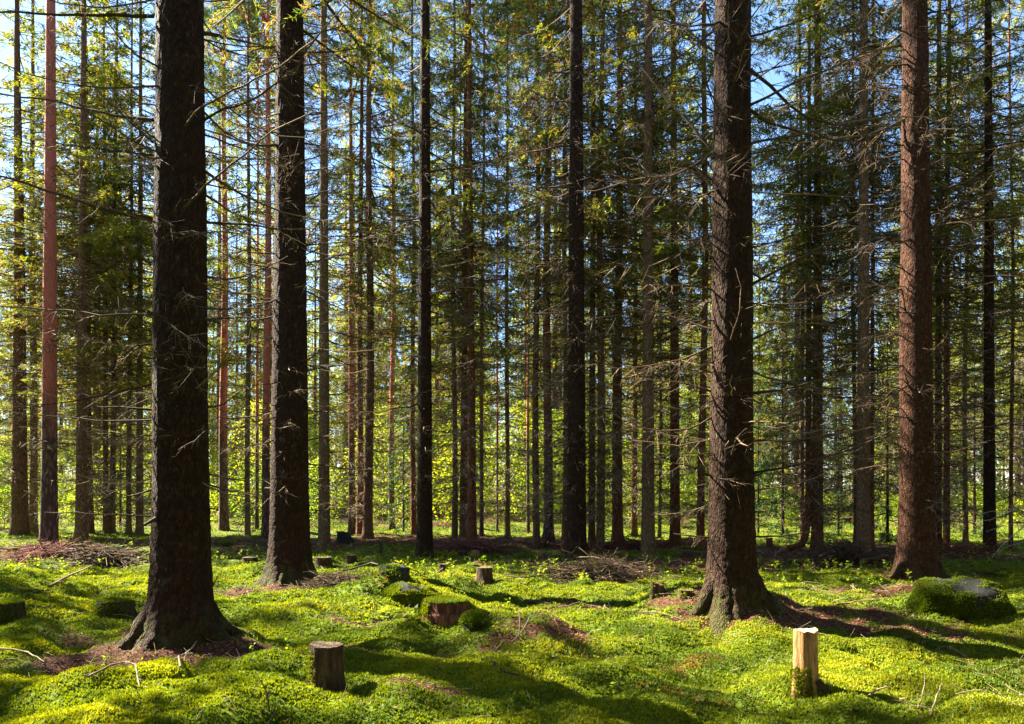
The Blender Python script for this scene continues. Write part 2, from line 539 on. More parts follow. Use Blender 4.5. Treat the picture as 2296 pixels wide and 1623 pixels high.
def spruce_crown(name, seed, H=22.0, zb=6.0, Rmax=1.9, whorl=0.40, per=6, step=0.056, ncard=10, cl=0.105, cw=0.0175, wood=True, low=0.5, mats=None):
    rn = np.random.default_rng(abs(int(seed)))
    gg = G()
    zz = np.arange(zb, H - 0.1, whorl)
    az, z0, Ls = [], [], []
    for z in zz:
        u = (z - zb) / (H - zb)
        Lr = Rmax * (1 - u) ** .85 * min(1, low + u * 4)
        for k in range(per):
            if rn.random() < (0.22 if u > .1 else 0.45) + (0.25 if z > 15 else 0):
                continue
            az.append(rn.random() * 6.283)
            z0.append(z + rn.normal(0, .12))
            Ls.append(max(.22, Lr * rn.uniform(.6, 1.18)))
    az, z0, Ls = map(np.array, (az, z0, Ls))
    dr = rn.uniform(.18, .5, len(az)) * (1 - 0.6 * (z0 - zb) / (H - zb))
    def pos(b, t):
        L = Ls[b]
        up = 0.20 * L * t ** 3
        return np.stack([np.cos(az[b]) * L * t, np.sin(az[b]) * L * t, z0[b] - dr[b] * L * t ** 1.1 + up], -1)
    if wood:
        t = np.linspace(0, 1, 6)
        for b in range(len(az)):
            bb = np.full(6, b)
            gg.tube(pos(bb, t), 0.012 * Ls[b] * (1.05 - t) + .002, 3, 0.25, 1)
    nb = np.maximum(3, (Ls / step).astype(int))
    b = np.repeat(np.arange(len(az)), nb)
    t = 0.16 + 0.84 * rn.random(len(b)) ** 0.8
    p0 = pos(b, t)
    side = rn.choice([-1, 1], len(b))
    ang = az[b] + side * rn.uniform(.5, 1.15, len(b))
    out = np.stack([np.cos(ang), np.sin(ang), np.zeros(len(b))], -1)
    Lb = rn.uniform(.18, .52, len(b)) * (1.15 - .75 * t) * np.clip(Ls[b] / 1.4, .45, 1.2)
    hang = rn.uniform(.3, 1.15, len(b))
    btint = np.clip(rn.normal(.60, .18, len(b)) - 0.45 * (rn.random(len(b)) < np.clip(1.0 - t - .4 * (z0[b] - zb) / 6, 0.14, .85)), 0.02, 1)
    # needles
    c = np.repeat(np.arange(len(b)), ncard)
    s_ = np.tile((np.arange(ncard) + .3) / ncard, len(b)) + rn.uniform(-.04, .06, len(c))
    s_ = np.clip(s_, 0.01, None)[:, None]
    Lc = Lb[c][:, None]
    hc = hang[c][:, None]
    base = p0[c] + out[c] * Lc * s_ * (1 - .35 * s_ * hc) + np.array([0, 0, -1.0]) * Lc * hc * s_ ** 1.6
    tang = unit(out[c] * (1 - .7 * s_ * hc) + np.array([0, 0, -1.0]) * (1.5 * hc * s_ ** .7))
    d = unit(tang + rn.normal(0, .42, (len(c), 3)))
    cards(gg, base, d, cl * rn.uniform(.6, 1.25, len(c)), cw * rn.uniform(.7, 1.3, len(c)), btint[c] + rn.normal(0, .05, len(c)), 0, rn)
    return gg.mesh(name, mats or [M['needle'], M['dead']], smooth=False)

def pine_crown(name, seed, H=22, zb=14.5):
    rn = np.random.default_rng(abs(int(seed)))
    gg = G()
    for z in np.arange(zb, H, .5):
        u = (z - zb) / (H - zb)
        for k in range(4):
            a = rn.random() * 6.28
            L = (2.0 * (1 - u) ** .6 + .3) * rn.uniform(.5, 1.1)
            t = np.linspace(0, 1, 6)
            p = np.stack([np.cos(a) * L * t, np.sin(a) * L * t, z + L * (.15 * t + .45 * t ** 2)], -1)
            gg.tube(p, .025 * (1.1 - t), 4, .4, 1)
            for c in range(9):
                tc = rn.uniform(.35, 1.0)
                ctr = np.array([np.cos(a) * L * tc, np.sin(a) * L * tc, z + L * (.15 * tc + .45 * tc ** 2)]) + rn.normal(0, .18, 3)
                d = unit(rn.normal(0, 1, (46, 3)) + np.array([0, 0, .5]))
                cards(gg, ctr + d * .03, d, .15, .012, np.clip(rn.normal(.55, .2, 46), 0, 1), 0, rn)
    return gg.mesh(name, [M['needle_pine'], M['pine']], smooth=False)

CROWNS = []
_c = [spruce_crown("spruce_crown", 11 + i, zb=zb, Rmax=rm, low=lo) for i, (zb, rm, lo) in
          enumerate([(4.4, 1.8, .55), (5.2, 1.9, .5), (6.0, 1.8, .6), (4.8, 1.7, .6), (6.8, 1.9, .5)])]
CROWNS += _c
for i, (zb, rm) in enumerate(((7.2, 1.9), (8.4, 2.0))):
    CROWNS.append(spruce_crown('spruce_crown', 21 + i, zb=zb, Rmax=rm, low=.6, step=.045, ncard=16, cl=.07, cw=.0095, whorl=.42))
CROWNS.append(spruce_crown('spruce_crown', 25, zb=14.2, Rmax=1.5, low=.6))
PINES = [pine_crown("pine_crown", 31), pine_crown("pine_crown", 32)]

# ------------------------------------------------------------------ dead branches
def grow_branch(gg, pts, r0, r1, ntw, twl, rn, tint=(.2, .9), tw_r=.0028, sub=True, hang=.35, sides=5):
    """a dead branch along pts with side twigs, all in gg"""
    p = np.asarray(pts, dtype=float)
    # resample with a little wobble
    seg = np.linalg.norm(np.diff(p, axis=0), axis=1)
    s_ = np.concatenate([[0], np.cumsum(seg)])
    n = max(8, int(s_[-1] / .14))
    q = np.linspace(0, s_[-1], n)
    P = np.stack([np.interp(q, s_, p[:, k]) for k in range(3)], -1)
    wob = np.cumsum(rn.normal(0, .008, (n, 3)), 0)
    wob -= np.linspace(0, 1, n)[:, None] * wob[-1] * .5
    P = P + wob * min(1, s_[-1])
    u = np.linspace(0, 1, n)
    t0 = rn.uniform(tint[0], tint[1])
    gg.tube(P, r0 + (r1 - r0) * u ** .8, sides, np.repeat(np.clip(t0 - .25 + .5 * u, 0, 1), sides))
    tv = unit(np.gradient(P, axis=0))
    for k in range(ntw):
        uu = rn.uniform(.14, 1.0)
        i = min(n - 1, int(uu * (n - 1)))
        side = unit(np.cross(tv[i], [0, 0, 1.0]) * rn.choice([-1, 1]) * rn.uniform(.4, 1) + tv[i] * rn.uniform(.2, 1.0) + np.array([0, 0, -1]) * rn.uniform(-.3, 1) * hang + rn.normal(0, .18, 3))
        L = twl * rn.uniform(.3, 1.1) * (1.15 - .5 * uu)
        m = 5
        v = np.linspace(0, 1, m)[:, None]
        tw = P[i] + side * L * v + np.array([0, 0, -1]) * L * hang * .6 * v ** 2 + np.cumsum(rn.normal(0, .012 * L / .2, (m, 3)), 0) * v
        tt = rn.uniform(tint[0], min(1, tint[1] + .1))
        gg.tube(tw, tw_r * (1.25 - .8 * v[:, 0]), 3, tt)
        if sub:
            for q2 in range(rn.integers(1, 4)):
                j = rn.integers(1, m)
                e = unit(side + rn.normal(0, .7, 3) + np.array([0, 0, -.4]))
                l2 = L * rn.uniform(.2, .5)
                gg.tube(np.stack([tw[j], tw[j] + e * l2 * .6, tw[j] + e * l2 + np.array([0, 0, -l2 * .2])]), [tw_r * .7, tw_r * .55, tw_r * .3], 3, tt)

BRANCHES = []
for k in range(10):
    rn = np.random.default_rng(70 + k)
    gg = G()
    t = np.linspace(0, 1, 9)
    sag = rn.uniform(-.05, .22)
    up = rn.uniform(-.05, .30)
    lat = rn.normal(0, .10)
    pts = np.stack([t, lat * np.sin(t * 2.4) + .03 * np.sin(t * 9 + k), -sag * np.sin(t * 2.2) + up * t ** 2.2], -1)
    grow_branch(gg, pts, .0125, .0026, 26, .28, rn, (.0, .6), .0024)
    BRANCHES.append(gg.mesh("dead_branch", [M['dead']]))
STUBS = []
for k in range(3):
    rn = np.random.default_rng(90 + k)
    gg = G()
    t = np.linspace(0, 1, 5)
    gg.tube(np.stack([t * .12, .02 * t * rn.normal(), .03 * t * rn.normal() - .01 * t], -1), .013 * (1.15 - .6 * t), 6, .1)
    STUBS.append(gg.mesh("branch_stub", [M['dead']]))

def dead_tier(name, seed, z0=0.8, z1=8.5, whorl=.27, per=6, Lm=1.55, ntw=24, wk=1.0, dt=0.0):
    rn = np.random.default_rng(abs(int(seed)))
    gg = G()
    for z in np.arange(z0, z1, whorl):
        for k in range(per):
            if rn.random() < .25:
                continue
            a = rn.random() * 6.283
            L = Lm * rn.uniform(.3, 1.15) * min(1, .35 + z / 4.5)
            t = np.linspace(0, 1, 6)
            sag = rn.uniform(-.05, .3)
            up = rn.uniform(-.1, .25)
            p = np.stack([np.cos(a) * L * t, np.sin(a) * L * t, z + rn.normal(0, .08) + L * (-sag * np.sin(t * 2.2) + up * t ** 2)], -1)
            p[:, :2] += np.cumsum(rn.normal(0, .02, (6, 2)), 0)
            gg.tube(p, .011 * (1.1 - .8 * t), 3, np.clip(rn.normal(.4, .2), 0, 1))
            n = ntw
            i = rn.integers(1, 6, n)
            tv = unit(np.gradient(p, axis=0))[i]
            sd = unit(np.cross(tv, [0, 0, 1.0]) * rn.choice([-1, 1], n)[:, None] * rn.uniform(.3, 1, n)[:, None] + tv * rn.uniform(.1, .9, n)[:, None] + np.array([0, 0, -1]) * rn.uniform(-.2, .9, n)[:, None])
            bpt = p[i] - (p[i] - p[i - 1]) * rn.random(n)[:, None]
            l_ = rn.uniform(.1, .42, n)
            cards(gg, bpt, sd, l_, .011 * wk, np.clip(rn.normal(.72 - dt, .25, n), 0, 1), 0, rn)
            sd2 = unit(sd + rn.normal(0, .5, (n, 3)) + np.array([0, 0, -.3]))
            cards(gg, bpt + sd * l_[:, None] * .5, sd2, l_ * .6, .009 * wk, np.clip(rn.normal(.75 - dt, .25, n), 0, 1), 0, rn)
    return gg.mesh(name, [M['dead']], smooth=False)
TIERS = [dead_tier("dead_twigs", 50 + i, z1=zz) for i, zz in enumerate((8.5, 9.5, 10.5, 9.0))]
TIERS_NEAR = [dead_tier('dead_twigs', 80 + i, 1.6, 12.5, .36, 5, 1.35, 20, .42, .42) for i in range(2)]
TIERS_PINE = [dead_tier("dead_twigs", 60, 2.5, 11, .8, 3, .9, 8)]

# ------------------------------------------------------------------ the trees one by one
# px, base y, width in px at 1.3 m, kind, crown, how many branch parts, lean, label
rnd = random.Random(3)
def tree(px, base, wpx, kind, label, nbr=0, crown=None, H=None, lean=0.0, flare=.6, bend=0.0, deadup=None, mat=None, cat=None, seed=None, tier=True, cscale=1.0):
    seed = int(px * 7 + base) if seed is None else seed
    rr = random.Random(seed)
    p = at(px, base)
    D = p.y
    r = wpx / F * D / 2
    H = H or rr.uniform(18, 21.5)
    fine = D < 14
    name = "pine_tree" if kind == 'pine' else "spruce_tree"
    t = thing(name, label, cat or ("pine" if kind == 'pine' else "spruce"), (p.x * (p.y + r) / p.y, p.y + r, p.z - .02))
    p = Vector((p.x * (p.y + r) / p.y, p.y + r, p.z))
    m = M[mat] if mat else (M['pine'] if kind == 'pine' else M['bark'])
    tm = trunk_mesh("trunk", H, r, m, seed, flare, 72 if fine else (32 if D < 20 else 18), fine, (lean, rr.uniform(-.006, .006)), bend)
    link("trunk", tm, t)
    if kind == 'pine':
        c = link("crown", rr.choice(PINES), t)
        if tier:
            link("dead_twigs", TIERS_PINE[0], t, 'stuff').rotation_euler.z = rr.random() * 6.28
    else:
        c = link("crown", CROWNS[rr.randrange(5) if crown is None else crown], t)
        if tier and not nbr:
            q = link("dead_twigs", rr.choice(TIERS), t, 'stuff')
            q.rotation_euler.z = rr.random() * 6.28
            q.scale = (rr.uniform(.8, 1.15),) * 2 + (rr.uniform(.9, 1.1),)
    c.rotation_euler.z = rr.random() * 6.28
    cs = cscale
    sc = H / 22
    c.scale = (rr.uniform(.85, 1.15) * cs,) * 2 + (sc,)
    c.location = (lean * 11, 0, 0)
    ztop = min(deadup or 9.5, CAMH + HY / F * D + .4)
    if nbr:
        q = link("dead_twigs", TIERS_NEAR[seed % 2], t, 'stuff')
        q.rotation_euler.z = rr.random() * 6.28
        z = .9
        zs = []
        dz = (ztop - z) / nbr
        for k in range(nbr):
            z += dz * rr.uniform(.75, 1.25)
            az = rr.random() * 2 * math.pi
            rz = r * (1 - max(0, z) / H) ** .75
            if rr.random() < (.45 if z < 2.2 else .12):
                b = link("branch_stub", rr.choice(STUBS), t)
                s_ = rr.uniform(.7, 1.6)
            else:
                b = link("dead_branch", rr.choice(BRANCHES), t)
                s_ = rr.uniform(.5, 1.0) * min(1.9, .6 + z * .28)
                if abs(math.sin(az)) > .75 and math.sin(az) < 0:      # towards the viewer: mostly broken off shorter
                    s_ *= .55
            b.location = (math.cos(az) * rz * .93 + lean * z, math.sin(az) * rz * .93, z)
            b.rotation_euler = (rr.uniform(-.5, .5), rr.uniform(-.25, .22), az)
            b.scale = (s_, s_, s_)
    return t, p, r, H

def poly_branch(t, p, pts, r0, r1, ntw, twl, seed, tint=(.0, .5)):
    """a branch of tree t along picture points (px, py, dy): dy metres nearer (-) or farther than its trunk axis"""
    rn = np.random.default_rng(abs(int(seed)))
    P = [np.array(pix(a, b, p.y + d)) - np.array(t.location) for a, b, d in pts]
    gg = G()
    grow_branch(gg, P, r0, r1, ntw, twl, rn, tint, .0030)
    return gg.build("dead_branch", M['dead'], t)

# --- the thick near trunks
big, pb, rb, _ = tree(405, 1448, 127, 'spruce', "thickest spruce, dark bark with roots flaring wide beside the squat greenish stump", 22, 7, 22, -.001, .85, mat='bark', seed=101)
for pts, r0, r1, n, tl in [
    ([(345, 490, 0), (240, 470, -.2), (130, 440, -.3), (60, 415, -.4), (-40, 395, -.5)], .022, .008, 16, .35),
    ([(345, 272, 0), (200, 250, .2), (100, 222, .3), (-60, 200, .4)], .018, .007, 16, .4),
    ([(345, 35, 0), (200, 40, -.2), (60, 33, -.3), (-60, 25, -.4)], .018, .007, 14, .4),
    ([(345, 705, .1), (230, 708, .1), (110, 700, .1), (-40, 690, .1)], .014, .005, 16, .3),
    ([(345, 918, -.1), (290, 915, -.15), (215, 912, -.2)], .014, .006, 5, .15),
    ([(345, 945, 0), (250, 952, .1), (120, 945, .2), (20, 930, .3)], .009, .003, 10, .25),
    ([(345, 1158, 0), (230, 1155, -.1), (100, 1148, -.1)], .009, .003, 8, .2),
    ([(345, 1096, 0), (290, 1114, -.1), (225, 1092, -.2)], .012, .004, 6, .2),
    ([(345, 320, 0), (250, 235, .1), (170, 140, .2)], .012, .004, 12, .4),
    ([(345, 350, 0), (255, 345, -.2), (120, 320, -.4)], .011, .004, 12, .4),
    ([(370, 716, -.32), (330, 700, -.5), (285, 680, -.7), (225, 628, -1.0)], .020, .007, 8, .2),
    ([(370, 716, -.32), (400, 735, -.5), (440, 760, -.7), (462, 778, -.8)], .010, .003, 8, .22),
    ([(460, 500, 0), (540, 502, .1), (620, 515, .2), (690, 513, .3)], .014, .006, 10, .3),
    ([(410, 462, -.28), (440, 430, -.5), (520, 370, -.9), (610, 300, -1.3), (690, 255, -1.6)], .013, .004, 16, .28),
    ([(410, 280, -.28), (430, 250, -.5), (520, 200, -.9), (620, 140, -1.3), (770, 5, -1.9)], .012, .004, 16, .28),
    ([(460, 272, 0), (560, 235, -.3), (670, 160, -.6), (740, 60, -.9)], .012, .005, 14, .3),
    ([(460, 718, 0), (510, 712, .1), (590, 705, .2)], .012, .005, 8, .25),
    ([(460, 912, -.1), (500, 905, 0), (545, 870, .1)], .010, .004, 6, .2),
    ([(465, 1140, 0), (490, 1142, 0)], .010, .006, 0, .1),
    ([(462, 1085, 0), (510, 1100, .1), (590, 1112, .2)], .010, .004, 6, .2),
    ([(420, 530, -.3), (380, 520, -.6), (430, 515, -.8), (470, 535, -.9)], .008, .003, 8, .2),
    ([(455, 990, -.3), (463, 965, -.5), (445, 985, -.6), (400, 1010, -.7)], .007, .003, 7, .14),
    ([(460, 300, .1), (540, 330, .3), (640, 380, .6)], .010, .004, 12, .35),
    ([(460, 75, .1), (540, 90, .2), (640, 120, .3)], .012, .004, 14, .4)]:
    poly_branch(big, pb, pts, r0, r1, n, tl, int(pts[0][1] + pts[-1][0]))
mid, pm, rm_, _ = tree(1640, 1372, 101, 'spruce', "thick dark spruce standing behind the tall pale barkless stump", 26, 7, 22, .001, .8, mat='bark', seed=102)
for pts, r0, r1, n, tl in [
    ([(1595, 112, 0), (1555, 75, .1), (1500, 20, .3)], .014, .006, 10, .35),
    ([(1595, 205, 0), (1545, 195, .2), (1480, 205, .4)], .012, .005, 10, .3),
    ([(1595, 330, 0), (1545, 270, .1), (1500, 220, .2), (1440, 150, .3)], .014, .005, 12, .35),
    ([(1595, 415, 0), (1550, 365, .1), (1480, 310, .2)], .014, .005, 12, .35),
    ([(1595, 440, 0), (1540, 430, -.2), (1420, 390, -.4)], .012, .005, 14, .3),
    ([(1595, 550, 0), (1545, 535, .1), (1440, 500, .2)], .014, .005, 14, .3),
    ([(1595, 650, 0), (1540, 640, -.2), (1430, 635, -.4)], .012, .004, 14, .3),
    ([(1595, 735, 0), (1530, 715, .2), (1420, 690, .4)], .012, .004, 14, .3),
    ([(1595, 880, 0), (1540, 862, 0), (1440, 850, 0)], .014, .005, 12, .3),
    ([(1595, 985, 0), (1520, 995, .2), (1420, 985, .4)], .010, .004, 12, .3),
    ([(1595, 1068, 0), (1545, 1050, -.2), (1470, 1030, -.3)], .014, .005, 9, .25),
    ([(1595, 1205, 0), (1555, 1203, 0), (1510, 1198, 0)], .012, .005, 5, .2),
    ([(1680, 80, 0), (1760, 60, -.2), (1880, 10, -.5)], .013, .005, 14, .35),
    ([(1680, 235, 0), (1770, 190, -.3), (1900, 140, -.6), (2020, 100, -.9)], .016, .006, 18, .35),
    ([(1680, 325, 0), (1800, 305, -.3), (1960, 270, -.6), (2090, 265, -.9)], .015, .005, 18, .35),
    ([(1682, 640, 0), (1780, 590, -.2), (1900, 530, -.5), (2040, 470, -.8)], .018, .006, 18, .35),
    ([(1682, 765, 0), (1760, 730, -.2), (1850, 705, -.4)], .014, .005, 12, .3),
    ([(1684, 880, 0), (1770, 870, 0), (1880, 845, 0), (1950, 830, 0)], .016, .006, 14, .28),
    ([(1686, 990, 0), (1780, 995, .1), (1860, 975, .2), (1990, 955, .3)], .015, .005, 14, .28),
    ([(1688, 1065, 0), (1790, 1050, -.2), (1900, 1020, -.4), (2010, 965, -.5)], .016, .005, 12, .28),
    ([(1690, 1100, 0), (1770, 1085, .1), (1850, 1060, .2)], .010, .004, 10, .25),
    ([(1690, 1205, 0), (1770, 1200, .1), (1830, 1190, .2)], .012, .005, 7, .2),
    ([(1690, 1148, 0), (1720, 1146, 0)], .012, .007, 1, .1),
    ([(1640, 760, -.28), (1655, 700, -.4), (1660, 640, -.45), (1650, 600, -.4)], .009, .003, 5, .14),
    ([(1640, 1020, -.3), (1650, 985, -.4), (1675, 960, -.4)], .007, .003, 3, .1)]:
    poly_branch(mid, pm, pts, r0, r1, n, tl, int(pts[0][1] + pts[-1][0] + 9), (.05, .6))
rn_ = random.Random(4)
sec, ps, rs, _ = tree(650, 1295, 86, 'spruce', "straight thick spruce just right of the thickest one, pale fallen twigs at its foot", 34, 6, 22, -.0015, .7, mat='bark', seed=103, cscale=1.45)
rig, pr_, rrg, _ = tree(2056, 1302, 75, 'spruce', "stout spruce beside the big boulder, reddish bark glowing in the sun on one side", 44, 7, 22, -.001, .75, mat='bark_glow', seed=104)
def roots(t, p, r, angs, seed):
    rn = np.random.default_rng(seed)
    for a, L, th in angs:
        a = R(a)
        u = np.linspace(0, 1, 14)
        rad = r * .72 + (L + .25) * u
        an = a + np.cumsum(rn.normal(0, .03, 14)) * u
        x, y = np.cos(an) * rad, np.sin(an) * rad
        gz = hgt(p.x + x, p.y + y) - t.location.z
        z = gz + (.30 * (1 - u) ** 3 + .015 - .075 * u ** 3) - th * .35
        gg = G()
        sd_ = 12
        gg.tube(np.stack([x, y, z], -1), th * (1.25 - .95 * u) * (1 + .1 * np.sin(u * 19 + a)), sd_, .4)
        gg.build("root", M['bark'], t)
roots(big, pb, rb, [(202, .22, .11), (255, .14, .08), (338, .24, .10), (20, .3, .08), (130, .2, .1)], 1)
roots(mid, pm, rm_, [(195, .16, .09), (335, .26, .10), (265, .10, .08), (20, .3, .1)], 2)
roots(sec, ps, rs, [(190, .16, .09), (345, .3, .10), (270, .12, .08)], 3)
roots(rig, pr_, rrg, [(200, .2, .09), (330, .22, .10), (260, .12, .08)], 4)
for k in range(17):
    y0 = 40 + k * 62 + rn_.uniform(-18, 18)
    L = rn_.uniform(130, 330)
    sl_ = rn_.uniform(-.62, .05) if y0 < 800 else rn_.uniform(-.25, .12)
    dd = rn_.uniform(-.9, .6)
    poly_branch(rig, pr_, [(2078, y0, 0), (2078 + L * .3, y0 + L * (sl_ * .3 + .05), dd * .3), (2078 + L * .65, y0 + L * (sl_ * .65 + .04), dd * .65), (2078 + L, y0 + L * sl_, dd)], .016, .004, 18, .38, 900 + k, (.0, .45))
for k in range(13):
    y0 = 60 + k * 80 + rn_.uniform(-25, 25)
    L = rn_.uniform(60, 230)
    sl_ = rn_.uniform(-.5, .1)
    poly_branch(rig, pr_, [(2034, y0, 0), (2034 - L * .5, y0 + L * sl_ * .45, -.1), (2034 - L, y0 + L * sl_, -.25)], .012, .003, 14, .34, 930 + k, (.1, .6))
for k in range(15):
    y0 = 90 + k * 74 + rn_.uniform(-20, 20)
    L = rn_.uniform(60, 260)
    sl_ = rn_.uniform(-.35, .1)
    poly_branch(sec, ps, [(680, y0, 0), (680 + L * .5, y0 + L * (sl_ * .5 + .03), .1), (680 + L, y0 + L * sl_, .2)], .013, .003, 14, .36, 960 + k, (.0, .5))
tree(1293, 1255, 43, 'spruce', "dark straight spruce rising from a low heap of dead brushwood, thinner trunk close behind it", 44, 7, 23, -.0006, .5, mat='bark', seed=105)
tree(952, 1249, 34, 'spruce', "slim blackish spruce on green moss with regular bare branches on both sides", 44, 7, 23, .0006, .5, mat='bark', seed=106)
tree(1936, 1250, 29, 'spruce', "slim greyish spruce with sun-edged trunk above the short dark log", 34, 6, 20, -.0008, .5, mat='bark_grey', seed=107)
tree(727, 1236, 25, 'spruce', "even grey-brown spruce standing next to the straight thick spruce, low flat stump at its foot", 34, 7, 23, 0, .5, mat='bark_grey', seed=108)
tree(1453, 1240, 29, 'spruce', "olive-brown smooth spruce in the gap right of the brushwood heap, moss flat around it", 34, 6, 20, 0, .5, mat='bark_grey', seed=109)
tree(2219, 1243, 24, 'spruce', "dark lone spruce behind the boulder with a sunlit strip at its foot", 30, 5, 20, .0006, .5, mat='bark', seed=110)
tree(110, 1218, 34, 'pine', "tall pine with bright orange-red upper trunk and grey scaly foot, crossed by bare spruce branches", 16, 0, 23, .0009, .4, seed=111)

# --- the trunks of the middle distance
T = [
 (46, 1202, 33, 'spruce', "brown spruce at the picture's left edge, wrapped in pale dead twigs", 'bark_brown'),
 (75, 1196, 17, 'spruce', "thin twiggy spruce tucked between the left-edge spruce and the orange-red pine", 'bark_grey'),
 (182, 1209, 24, 'spruce', "tan-lit spruce right of the orange-red pine, leafy fern at its foot", 'bark_grey'),
 (202, 1196, 14, 'spruce', "narrow brown spruce touching the tan-lit spruce from behind", 'bark_red'),
 (238, 1196, 12, 'spruce', "left one of two thin close-set trunks before the thickest spruce", 'bark_brown'),
 (252, 1194, 13, 'spruce', "right one of two thin close-set trunks before the thickest spruce", 'bark_grey'),
 (289, 1197, 11, 'spruce', "very thin pale spruce between the close-set pair and the thickest spruce", 'bark_grey'),
 (313, 1198, 15, 'spruce', "grey spruce half tucked behind the thickest spruce's left edge", 'bark_grey'),
 (502, 1189, 20, 'pine', "purplish pine seen just right of the thickest spruce, rusty above", None),
 (556, 1201, 12, 'spruce', "thin straight grey spruce midway between the two thickest trunks", 'bark_grey'),
 (576, 1186, 8, 'pine', "pencil-thin orange pine right of the midway grey spruce", None),
 (597, 1209, 18, 'pine', "red pine peeping out along the left side of the second thickest trunk", None),
 (789, 1199, 15, 'pine', "purplish-grey pine, first of three trunks crowded by the grey boulder", None),
 (806, 1201, 15, 'spruce', "brown spruce squeezed in the middle of the three trunks by the grey boulder", 'bark_red'),
 (827, 1209, 21, 'spruce', "darkest of the three crowded trunks by the grey boulder, rusty higher up", 'bark_brown'),
 (879, 1189, 13, 'pine', "lean orange-lit pine alone in a bright gap left of the blackish spruce", None),
 (927, 1198, 12, 'spruce', "thin brown spruce hiding at the left shoulder of the blackish spruce", 'bark_red'),
 (1018, 1206, 12, 'spruce', "thin grey spruce right of the blackish spruce, at the rim of the red brush heap", 'bark_grey'),
 (1040, 1207, 18, 'spruce', "left trunk of the twin brown spruces rising behind the red brush heap", 'bark_brown'),
 (1058, 1208, 20, 'spruce', "right trunk of the twin brown spruces rising behind the red brush heap", 'bark_red'),
 (1078, 1202, 9, 'pine', "thin bright orange pine next to the twin brown spruces", None),
 (1114, 1194, 5, 'pine', "wispy reddish stem, thinnest trunk over the red brush heap", None),
 (1137, 1203, 11, 'spruce', "thin grey-green spruce standing free over the red brush heap's right half", 'bark_grey'),
 (1185, 1196, 7, 'pine', "narrow rusty pine far back just left of the dark slender spruce", None),
 (1203, 1233, 15, 'spruce', "dark slender spruce with a small pale-topped stump at its foot", 'bark_brown'),
 (1227, 1214, 21, 'pine', "lilac-grey pine, flaky orange above, between the slender spruce and the brushwood spruce", None),
 (1264, 1243, 12, 'spruce', "thin dark spruce pressed against the left of the brushwood spruce", 'bark_brown'),
 (1327, 1226, 15, 'spruce', "dark rear trunk of the close pair right of the brushwood spruce", 'bark_brown'),
 (1344, 1236, 18, 'spruce', "lighter front trunk of the close pair right of the brushwood spruce", 'bark_grey'),
 (1384, 1216, 23, 'spruce', "reddish-edged spruce left of the olive-brown one, brown litter at its foot", 'bark_red'),
 (1423, 1202, 12, 'spruce', "thin red-brown spruce between the reddish-edged and the olive-brown trunks", 'bark_red'),
 (1479, 1208, 7, 'spruce', "thin speckled stem right of the olive-brown spruce", 'bark_grey'),
 (1514, 1218, 22, 'spruce', "rust-brown spruce left of the second nearest trunk, red litter around", 'bark_red'),
 (1574, 1226, 16, 'spruce', "thin spruce skimming the left edge of the second nearest trunk", 'bark_red'),
 (1801, 1226, 10, 'spruce', "shaded slim spruce behind the trunk with the curved foot", 'bark_brown'),
 (1833, 1235, 24, 'spruce', "straight dark spruce touching the trunk with the curved foot", 'bark_brown'),
 (1917, 1228, 9, 'spruce', "thin dark stem left of the sun-edged greyish spruce", 'bark_brown'),
 (1955, 1229, 9, 'spruce', "thin brown stem right of the sun-edged greyish spruce", 'bark_red'),
 (2103, 1236, 15, 'spruce', "shadowy spruce at the right flank of the glowing reddish trunk", 'bark_brown'),
 (2121, 1239, 13, 'spruce', "light brown spruce, second past the glowing reddish trunk", 'bark_red'),
 (2164, 1216, 10, 'spruce', "dim slim spruce behind the orange snag", 'bark_grey'),
 (2270, 1236, 8, 'spruce', "thin spruce at the right edge behind the fan of pale dead branches", 'bark_red'),
]
for px, by, wp, kd, lab, mt in T:
    tree(px, by, wp, kd, lab, mat=mt, cscale=1.6 if px < 340 else 1.3, lean=rnd.uniform(-.007, .007), bend=rnd.uniform(.0, .035))

# the trunk with the swept, curved foot
def curved_tree():
    p = at(1816, 1233)
    D = p.y
    t = thing("spruce_tree", "reddish spruce whose foot sweeps out in a curve along the ground", "spruce", (p.x, p.y, p.z))
    s_ = D / F
    pts = [(-46 * s_, .1, .02), (-34 * s_, .06, .05), (-20 * s_, 0, .12), (-10 * s_, 0, .30), (-4 * s_, 0, .7), (-3 * s_, 0, 1.4), (-3 * s_, 0, 4), (-2 * s_, 0, 10), (0, 0, 20)]
    P = np.array(pts)
    q = np.linspace(0, len(P) - 1, 50)
    PP = np.stack([np.interp(q, np.arange(len(P)), P[:, k]) for k in range(3)], -1)
    for _ in range(3):
        PP[1:-1] = (PP[:-2] + 2 * PP[1:-1] + PP[2:]) / 4
    gg = G()
    gg.tube(PP, 7.5 * s_ * (1 - np.clip(PP[:, 2] / 21, 0, .95)), 16)
    gg.build("trunk", M['bark_red'], t)
    link("crown", CROWNS[3], t).scale = (.9, .9, .9)
    link("dead_twigs", TIERS[1], t, 'stuff')
curved_tree()

